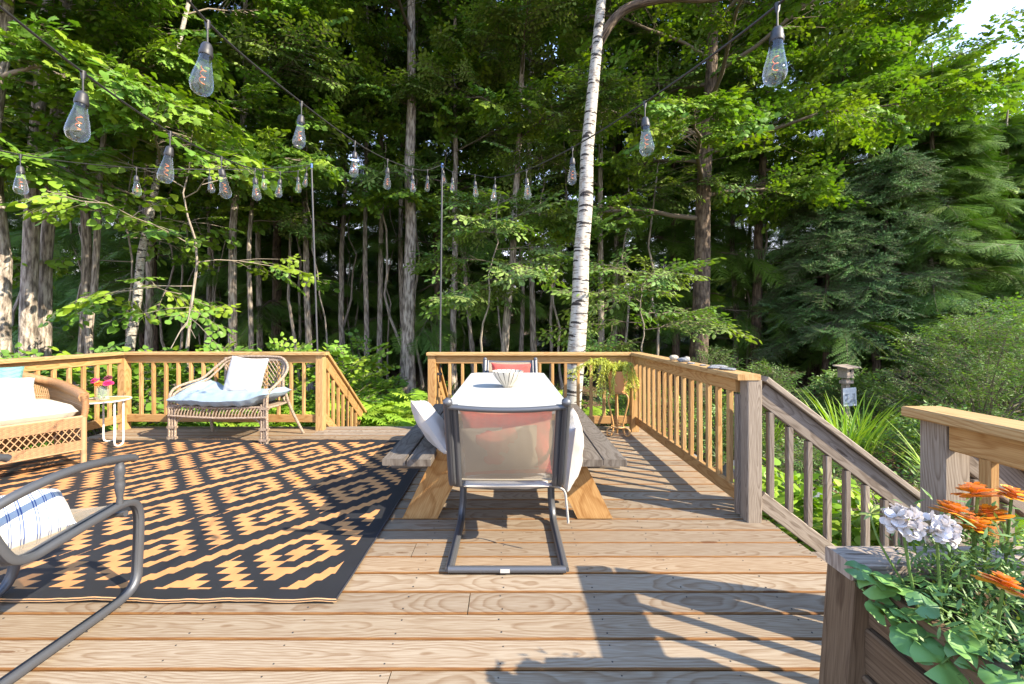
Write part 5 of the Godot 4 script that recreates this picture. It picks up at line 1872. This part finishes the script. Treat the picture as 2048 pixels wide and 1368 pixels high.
# ------------------------------------------------------------------ plant stand with trailing plant
func make_plant_stand() -> void:
	rng.seed = 808
	var t := thing("plant_stand", "bent rattan plant stand in the far right corner of the deck", "plant stand", D(1.215, 0.0, 4.60), 0.2)
	var m := plain("bent_cane", Color(0.46, 0.25, 0.09), 0.45)
	for k in 3:
		var a := TAU * k / 3 + 0.9
		var u := Vector3(cos(a), 0, sin(a))
		rod(t, "leg", m, [u * 0.03 + Vector3.UP * 0.465, u * 0.085 + Vector3.UP * 0.468, u * 0.118 + Vector3.UP * 0.43, u * 0.115 + Vector3.UP * 0.36, u * 0.085 + Vector3.UP * 0.24, u * 0.06 + Vector3.UP * 0.12, u * 0.07 + Vector3.UP * 0.05, u * 0.10 + Vector3.UP * 0.012, u * 0.135 + Vector3.UP * 0.03, u * 0.135 + Vector3.UP * 0.075, u * 0.10 + Vector3.UP * 0.095, u * 0.06 + Vector3.UP * 0.085], 0.0095, 7, 5)
	var rr := []
	for i in 17: rr.append(Vector3(cos(TAU * i / 16) * 0.07, 0.10, sin(TAU * i / 16) * 0.07))
	rod(t, "ring", m, rr, 0.008, 6, 2)
	var tb := MB.new()
	tb.lathe(PackedVector2Array([Vector2(0.0005, 0.47), Vector2(0.10, 0.47), Vector2(0.10, 0.484), Vector2(0.0005, 0.4842)]), 24)
	put("top", tb.mesh(), m, t)
	var p := thing("trailing_plant", "yellow-green trailing fern in a clay pot on the rattan stand", "plant", t.position + Vector3(0, 0.4845, 0))
	var pb := MB.new()
	var pr := PackedVector2Array([Vector2(0.0005, 0.0), Vector2(0.085, 0.0)])
	for i in 13:
		pr.append(Vector2(lerpf(0.086, 0.118, i / 12.0) + (0.0016 if i % 2 == 0 else 0.0), 0.004 + 0.225 * i / 12.0))
	pr.append_array([Vector2(0.122, 0.232), Vector2(0.112, 0.232), Vector2(0.108, 0.20), Vector2(0.0005, 0.20)])
	pb.lathe(pr, 28)
	put("pot", pb.mesh(), plain("clay_pot", Color(0.50, 0.24, 0.10), 0.75), p)
	var lb := MB.new()
	var half := outline("narrow")
	var strands := []
	for i in 34:
		var a := R(0, TAU)
		strands.append([Vector3(cos(a) * 0.16, R(0.02, 0.13), sin(a) * 0.16), Vector3(cos(a) * 0.22, -R(0.05, 0.26), sin(a) * 0.20)])
	for e in [[Vector3(-0.22, 0.15, 0.04), Vector3(-0.33, -0.02, 0.07)], [Vector3(-0.36, 0.145, 0.05), Vector3(-0.56, -0.02, 0.10)], [Vector3(-0.20, 0.10, 0.10), Vector3(-0.26, -0.16, 0.14)], [Vector3(-0.28, 0.16, 0.02), Vector3(-0.36, 0.03, 0.06)], [Vector3(-0.40, 0.12, 0.08), Vector3(-0.55, 0.05, 0.10)]]:
		strands.append(e)
		strands.append([e[0] + Vector3(0.03, 0.02, 0.02), e[1] + Vector3(0.05, -0.02, 0.01)])
	for e in strands:
		var pts := curve([Vector3(R(-0.04, 0.04), 0.20, R(-0.04, 0.04)), e[0] * 0.55 + Vector3(0, 0.24, 0), e[0] + Vector3(0, 0.18, 0), e[1] + Vector3(0, 0.18, 0)], 9)
		var sb := MB.new()
		sb.tube(pts, even(0.002, pts.size()), 4, PackedVector2Array(), false)
		put("stem", sb.mesh(), mats["stem_green"], p)
		for k in range(4, pts.size() - 1):
			for q in 5:
				var f := (pts[k + 1] - pts[k]).normalized()
				var g := (f * 0.6 + Vector3(R(-1, 1), R(-0.7, 0.5), R(-1, 1))).normalized()
				add_leaf(lb, pts[k].lerp(pts[k + 1], R(0, 1)), g, Vector3(R(-0.6, 0.6), 1, R(-0.6, 0.6)).normalized(), R(0.026, 0.046), half, 0.1, 0.2)
	lb.t = PackedVector2Array()
	var fm := plain("trailing_leaf", Color(0.36, 0.40, 0.07), 0.55)
	fm.backlight_enabled = true
	fm.backlight = Color(0.8, 0.8, 0.25)
	put("foliage", lb.mesh(), fm, p)

# ------------------------------------------------------------------ string lights
func make_lights() -> void:
	rng.seed = 909
	var black: Material = mats["black_plastic"]
	var steel := plain("pole_steel", Color(0.06, 0.06, 0.065), 0.45, 0.5)
	var glass := StandardMaterial3D.new()
	glass.resource_name = "bulb_glass"
	glass.albedo_color = Color(0.85, 0.88, 0.86, 0.015)
	glass.transparency = BaseMaterial3D.TRANSPARENCY_ALPHA
	glass.roughness = 0.03
	glass.metallic_specular = 0.5
	glass.cull_mode = BaseMaterial3D.CULL_DISABLED
	var fil := plain("filament", Color(0.75, 0.20, 0.02), 0.4)
	var tops := [D(-2.335, 3.13, 4.98), D(-0.765, 3.10, 4.90)]
	var feet := [D(-2.24, 0.55, 4.955), D(-0.79, 0.55, 4.885)]
	for k in 2:
		var t := thing("light_pole", ["thin dark pole holding the string lights behind the loveseat", "thin dark pole holding the string lights behind the table's left side"][k], "pole", feet[k], 0.0, "poles for the string lights")
		rod(t, "shaft", steel, [Vector3.ZERO, tops[k] - feet[k]], 0.0105, 8, 1)
		rod(t, "tip", plain("blue_tape", Color(0.05, 0.13, 0.38), 0.5), [(tops[k] - feet[k]) * 0.985, (tops[k] - feet[k]) * 1.004], 0.0135, 8, 1)
		beam(t, "bracket", black, Vector3(-0.03, 0.1, 0.03), Vector3(0.03, 0.1, 0.03), 0.04, 0.03)
	var P := [
		["string of clear bulbs rising from the left foreground to the pole behind the loveseat", [D(-1.20, 2.0, 0.75), D(-1.32, 1.983, 1.3), D(-1.453, 2.03, 1.8), D(-1.574, 2.125, 2.3), D(-1.752, 2.29, 2.9), D(-1.93, 2.51, 3.55), D(-2.08, 2.745, 4.15), D(-2.22, 2.96, 4.62), tops[0]], [1, 2, 3, 4, 5, 6, 7]],
		["string of clear bulbs along the left side toward the pole behind the loveseat", [D(-2.55, 2.06, 1.7), D(-2.68, 2.14, 2.3), D(-2.93, 2.45, 3.3), D(-2.78, 2.665, 3.9), D(-2.57, 2.86, 4.4), tops[0]], [1, 2, 3, 4]],
		["string of clear bulbs from the upper left to the pole behind the table", [D(-0.74, 2.02, 0.75), D(-0.861, 2.066, 1.2), D(-0.976, 2.256, 1.98), D(-0.949, 2.345, 2.6), D(-0.904, 2.455, 3.15), D(-0.864, 2.635, 3.8), D(-0.832, 2.83, 4.35), tops[1]], [1, 2, 3, 4, 5, 6]],
		["string of clear bulbs from the upper right to the pole behind the table", [D(0.80, 2.06, 0.72), D(0.723, 2.054, 1.12), D(0.549, 2.089, 1.67), D(0.389, 2.267, 2.5), D(0.141, 2.358, 3.1), D(-0.11, 2.518, 3.7), D(-0.319, 2.686, 4.1), D(-0.605, 2.90, 4.6), tops[1]], [1, 2, 3, 4, 5, 6, 7, 8]],
	]
	var sk := MB.new()
	sk.lathe(PackedVector2Array([Vector2(0.003, 0.0), Vector2(0.012, -0.006), Vector2(0.0165, -0.016), Vector2(0.0175, -0.032), Vector2(0.0195, -0.034), Vector2(0.0195, -0.048), Vector2(0.017, -0.05)]), 14)
	var skm := sk.mesh()
	var gb := MB.new()
	var gp := [Vector2(0.0165, -0.048), Vector2(0.0175, -0.06), Vector2(0.022, -0.085), Vector2(0.028, -0.115), Vector2(0.0318, -0.14), Vector2(0.0315, -0.155), Vector2(0.026, -0.170), Vector2(0.015, -0.179), Vector2(0.0004, -0.182)]
	var gq := PackedVector2Array()
	for i in gp.size() - 1:
		for k in 3: gq.append(gp[i].cubic_interpolate(gp[i + 1], gp[maxi(i - 1, 0)], gp[mini(i + 2, gp.size() - 1)], k / 3.0))
	gq.append(gp[-1])
	gb.lathe(gq, 28)
	var gbm := gb.mesh()
	var sp := []
	for i in 33:
		var q := i / 32.0
		sp.append(Vector3(cos(q * TAU * 2.5) * 0.0075, -0.088 - 0.055 * q, sin(q * TAU * 2.5) * 0.0075))
	var fb := MB.new()
	var fp := PackedVector3Array(sp)
	fb.tube(fp, even(0.0011, fp.size()), 4)
	var fbm := fb.mesh()
	for e in P:
		var t := thing("string_lights", e[0], "string lights", Vector3.ZERO, 0.0, "strings of clear bulbs over the deck")
		var pts: Array = e[1]
		rod(t, "cord", black, pts, 0.0036, 6, 8)
		for k: int in e[2]:
			var p: Vector3 = pts[k]
			if k == pts.size() - 1: p = p.lerp(pts[k - 1], 0.06)
			var drop := 0.058
			var lead := MB.new()
			lead.tube(PackedVector3Array([p + Vector3.UP * 0.004, p - Vector3.UP * 0.016, p - Vector3.UP * 0.022, p - Vector3.UP * (drop + 0.004)]), PackedFloat32Array([0.0085, 0.006, 0.0026, 0.0026]), 7)
			put("lead", lead.mesh(), black, t)
			var s := put("socket", skm, black, t, p - Vector3.UP * drop)
			s.rotation = Vector3(R(-0.14, 0.14), R(0, TAU), R(-0.14, 0.14))
			s.scale = Vector3.ONE * 0.9
			put("bulb", gbm, glass, s)
			put("filament", fbm, fil, s)

# ------------------------------------------------------------------ planter
func round_leaf(sd: int) -> ArrayMesh:
	rng.seed = sd
	var b := MB.new()
	var rings := []
	var n := 26
	for r in 4:
		var row := []
		var q := r / 3.0
		for c in n + 1:
			var a := lerpf(0.22, TAU - 0.22, float(c) / n) + PI
			var rad := q * (1.0 + (0.09 * absf(sin(a * 4.5)) if r == 3 else 0.0))
			var y := 0.10 * q * q * sin(a * 4.5 + sd) + 0.16 * q - 0.28 * q * q
			row.append(Vector3(cos(a) * rad, y + R(-0.015, 0.015) * q, sin(a) * rad))
		rings.append(row)
	b.sheet(rings, true)
	return b.mesh()

func make_planter() -> void:
	rng.seed = 1010
	var t := thing("planter_box", "weathered timber planter box of flowers in the lower right corner", "planter", D(1.15, 0, 0.72))
	var o := -t.position
	var m: Material = mats["planter_wood"]
	var pale: Material = mats["pale_wood"]
	# corner posts, slightly splayed
	beam(t, "corner_post", m, D(0.865, 0.0, 1.085) + o, D(0.905, 0.555, 1.085) + o, 0.089, 0.089, Vector3(0, 0, 1))
	beam(t, "corner_post", m, D(1.40, 0.0, 1.085) + o, D(1.38, 0.555, 1.085) + o, 0.089, 0.089, Vector3(0, 0, 1))
	beam(t, "corner_post", m, D(0.865, 0.0, 0.27) + o, D(0.905, 0.555, 0.27) + o, 0.089, 0.089, Vector3(0, 0, 1))
	beam(t, "corner_post", m, D(1.40, 0.0, 0.27) + o, D(1.38, 0.555, 0.27) + o, 0.089, 0.089, Vector3(0, 0, 1))
	beam(t, "top_bar", pale, D(0.860, 0.5785, 1.086) + o, D(1.425, 0.5785, 1.086) + o, 0.092, 0.044)
	for k in 5:
		var y := 0.502 - 0.116 * k
		var x := 0.914 - 0.0072 * k * 1.15
		beam(t, "side_board", m, D(x, y, 1.039) + o, D(x, y + (0.02 if k == 0 else 0.0), 0.317) + o, 0.034, 0.111)
		beam(t, "side_board", m, D(1.386, y, 1.039) + o, D(1.386, y, 0.317) + o, 0.034, 0.111)
		beam(t, "end_board", m, D(0.953, y, 1.085) + o, D(1.333, y, 1.085) + o, 0.034, 0.111)
		beam(t, "end_board", m, D(0.953, y, 0.27) + o, D(1.333, y, 0.27) + o, 0.034, 0.111)
	var sb := MB.new()
	var sp := []
	for r in 14:
		var row := []
		for c in 10:
			row.append(D(0.93 + 0.44 * c / 9.0, 0.46 + 0.02 * noise.get_noise_2d(r * 40, c * 40), 1.06 - 0.76 * r / 13.0) + o)
		sp.append(row)
	sb.sheet(sp, true)
	put("soil", sb.mesh(), plain("soil", Color(0.035, 0.025, 0.018), 1.0), t)
	# geranium: round leaves on stalks, white flower heads
	var lm := []
	for k in 4: lm.append(round_leaf(20 + k))
	var gms := []
	for k in 3:
		var c: Color = [Color(0.085, 0.20, 0.055), Color(0.12, 0.25, 0.06), Color(0.065, 0.16, 0.055)][k]
		var gm := plain("geranium_leaf_%d" % k, c, 0.5)
		gm.backlight_enabled = true
		gm.backlight = Color(0.3, 0.34, 0.12)
		gms.append(gm)
	rng.seed = 1020
	var g := thing("geranium", "white-flowered geranium with round leaves spilling over the planter's rim", "flower", D(0.99, 0.46, 0.93))
	var spots := []
	for i in 34:
		var s := R(0, 1)
		# along the rim and over it
		var d := lerpf(1.03, 0.52, s)
		spots.append([D(R(0.84, 0.96), 0.585 + R(-0.05, 0.035), d), R(0.020, 0.032)])
	for i in 60:
		spots.append([D(R(0.92, 1.34), R(0.535, 0.62), R(0.5, 1.0)), R(0.020, 0.032)])
	for e in [[D(0.855, 0.60, 1.02), 0.026], [D(0.868, 0.585, 0.985), 0.035], [D(0.885, 0.60, 0.95), 0.035], [D(0.862, 0.535, 0.96), 0.03], [D(0.86, 0.53, 0.88), 0.04], [D(0.87, 0.515, 0.84), 0.042], [D(0.90, 0.565, 0.80), 0.042], [D(0.90, 0.56, 0.72), 0.05], [D(0.94, 0.545, 0.70), 0.05]]: spots.append(e)
	for e in spots:
		var p: Vector3 = e[0] - g.position
		var sc: float = e[1]
		var leaf := put("leaf", lm[rng.randi_range(0, 3)], gms[rng.randi_range(0, 2)], g)
		var bs := Basis.from_euler(Vector3(R(-0.5, 0.6), R(0, TAU), R(-0.2, 0.65)))
		leaf.transform = Transform3D(bs.scaled(Vector3.ONE * sc), p)
		var root := Vector3(p.x * 0.55 + 0.08, 0.02, p.z * 0.75)
		rod(g, "stalk", mats["stem_green"], [root, root.lerp(p, 0.55) + Vector3.UP * 0.035, p - Vector3.UP * 0.003], 0.0022, 4, 4)
	var heads := [[D(0.89, 0.752, 0.94), 0.031], [D(0.945, 0.742, 0.92), 0.033]]
	for e in heads:
		var c: Vector3 = e[0] - g.position
		var b := MB.new()
		for i in 46:
			var f := Vector3(R(-1, 1), R(-0.45, 1), R(-1, 1)).normalized()
			var q: Vector3 = c + f * e[1] * R(0.55, 0.8)
			for k in 3:
				var h := (f + Vector3(R(-1, 1), R(-1, 1), R(-1, 1)) * 0.9).normalized()
				add_leaf(b, q, h, f, R(0.015, 0.024), [Vector2(0.25, 0.24), Vector2(0.6, 0.42), Vector2(0.92, 0.28)], R(-0.3, 0.3), R(-0.2, 0.4))
		b.t = PackedVector2Array()
		var pm := plain("petal_white", Color(0.55, 0.52, 0.50), 0.6)
		pm.backlight_enabled = true
		pm.backlight = Color(0.4, 0.38, 0.38)
		put("flower_head", b.mesh(), pm, g)
		rod(g, "flower_stem", mats["stem_green"], [Vector3(c.x * 0.6, 0.05, c.z * 0.7), Vector3(c.x * 0.85, c.y * 0.6, c.z * 0.9), c - Vector3.UP * 0.02], 0.003, 6, 5)
	# bud cluster at the left
	var bud := D(0.868, 0.745, 1.0) - g.position
	rod(g, "flower_stem", mats["stem_green"], [Vector3(-0.04, 0.08, -0.03), bud * 0.7 + Vector3(-0.03, 0.02, 0), bud], 0.0024, 6, 5)
	var bb := MB.new()
	for i in 14:
		add_leaf(bb, bud, Vector3(R(-1, 1), R(-0.3, 1), R(-1, 1)).normalized(), Vector3(R(-1, 1), 1, R(-1, 1)).normalized(), R(0.02, 0.038), outline("narrow"), 0.2, 0.1)
	bb.t = PackedVector2Array()
	put("buds", bb.mesh(), plain("bud_green", Color(0.22, 0.27, 0.06), 0.6), g)
	# orange marigolds with feathery leaves
	rng.seed = 1030
	var mg := [[D(1.068, 0.815, 0.95), 0.044, "orange marigold standing highest left of the near railing"], [D(1.145, 0.812, 0.95), 0.038, "orange marigold at the right edge, level with the highest one"], [D(1.012, 0.775, 0.95), 0.040, "dark orange marigold just behind the white geranium"], [D(1.055, 0.742, 0.94), 0.045, "low wide marigold right of the white geranium"], [D(1.095, 0.768, 0.95), 0.038, "small marigold in the middle of the orange group"], [D(0.948, 0.70, 0.80), 0.040, "largest near marigold hanging over the planter's leaves"]]
	for e in mg:
		var c: Vector3 = e[0]
		var mt := thing("marigold", e[2], "flower", Vector3(c.x, 0.46, c.z - 0.02), 0.0, "orange marigolds in the planter")
		var h := c.y - 0.46
		rod(mt, "stem", mats["stem_green"], [Vector3.ZERO, Vector3(0.01, h * 0.5, 0.0), Vector3(0, h - 0.012, 0.02)], 0.003, 6, 5)
		petal_flower(mt, "bloom", Vector3(0, h - 0.008, 0.02), e[1], Color(0.74, 0.29, 0.006) if rng.randf() < 0.7 else Color(0.76, 0.35, 0.01), 4, Vector3(R(0.2, 0.5), R(0, 3), R(-0.25, 0.25)), Color(0.65, 0.15, 0.01))
		var fb := MB.new()
		for i in 340:
			var p := Vector3(R(-0.09, 0.11), R(0.04, h * 0.86), R(-0.08, 0.10))
			var f := Vector3(R(-1, 1), R(0.0, 1.2), R(-1, 1)).normalized()
			add_leaf(fb, p, f, Vector3(R(-0.6, 0.6), 1, R(-0.6, 0.6)).normalized(), R(0.018, 0.036), outline("narrow"), 0.1, 0.2)
		fb.t = PackedVector2Array()
		var fm := plain("marigold_leaf", Color(0.075, 0.16, 0.035), 0.55)
		fm.backlight_enabled = true
		fm.backlight = Color(0.3, 0.34, 0.1)
		put("foliage", fb.mesh(), fm, mt)

func make_furniture() -> void:
	make_rug()
	make_chairs()
	make_table()
	make_loveseat()
	make_sofa()
	make_side_table()
	make_plant_stand()
	make_lights()
	make_planter()

func _ready() -> void:
	setup_view()
	make_materials()
	make_ground()
	make_deck()
	make_railings()
	make_sprays()
	make_forest()
	make_rail_stones()
	make_garden()
	make_furniture()
	print("nodes ", get_child_count(), " ms ", Time.get_ticks_msec())
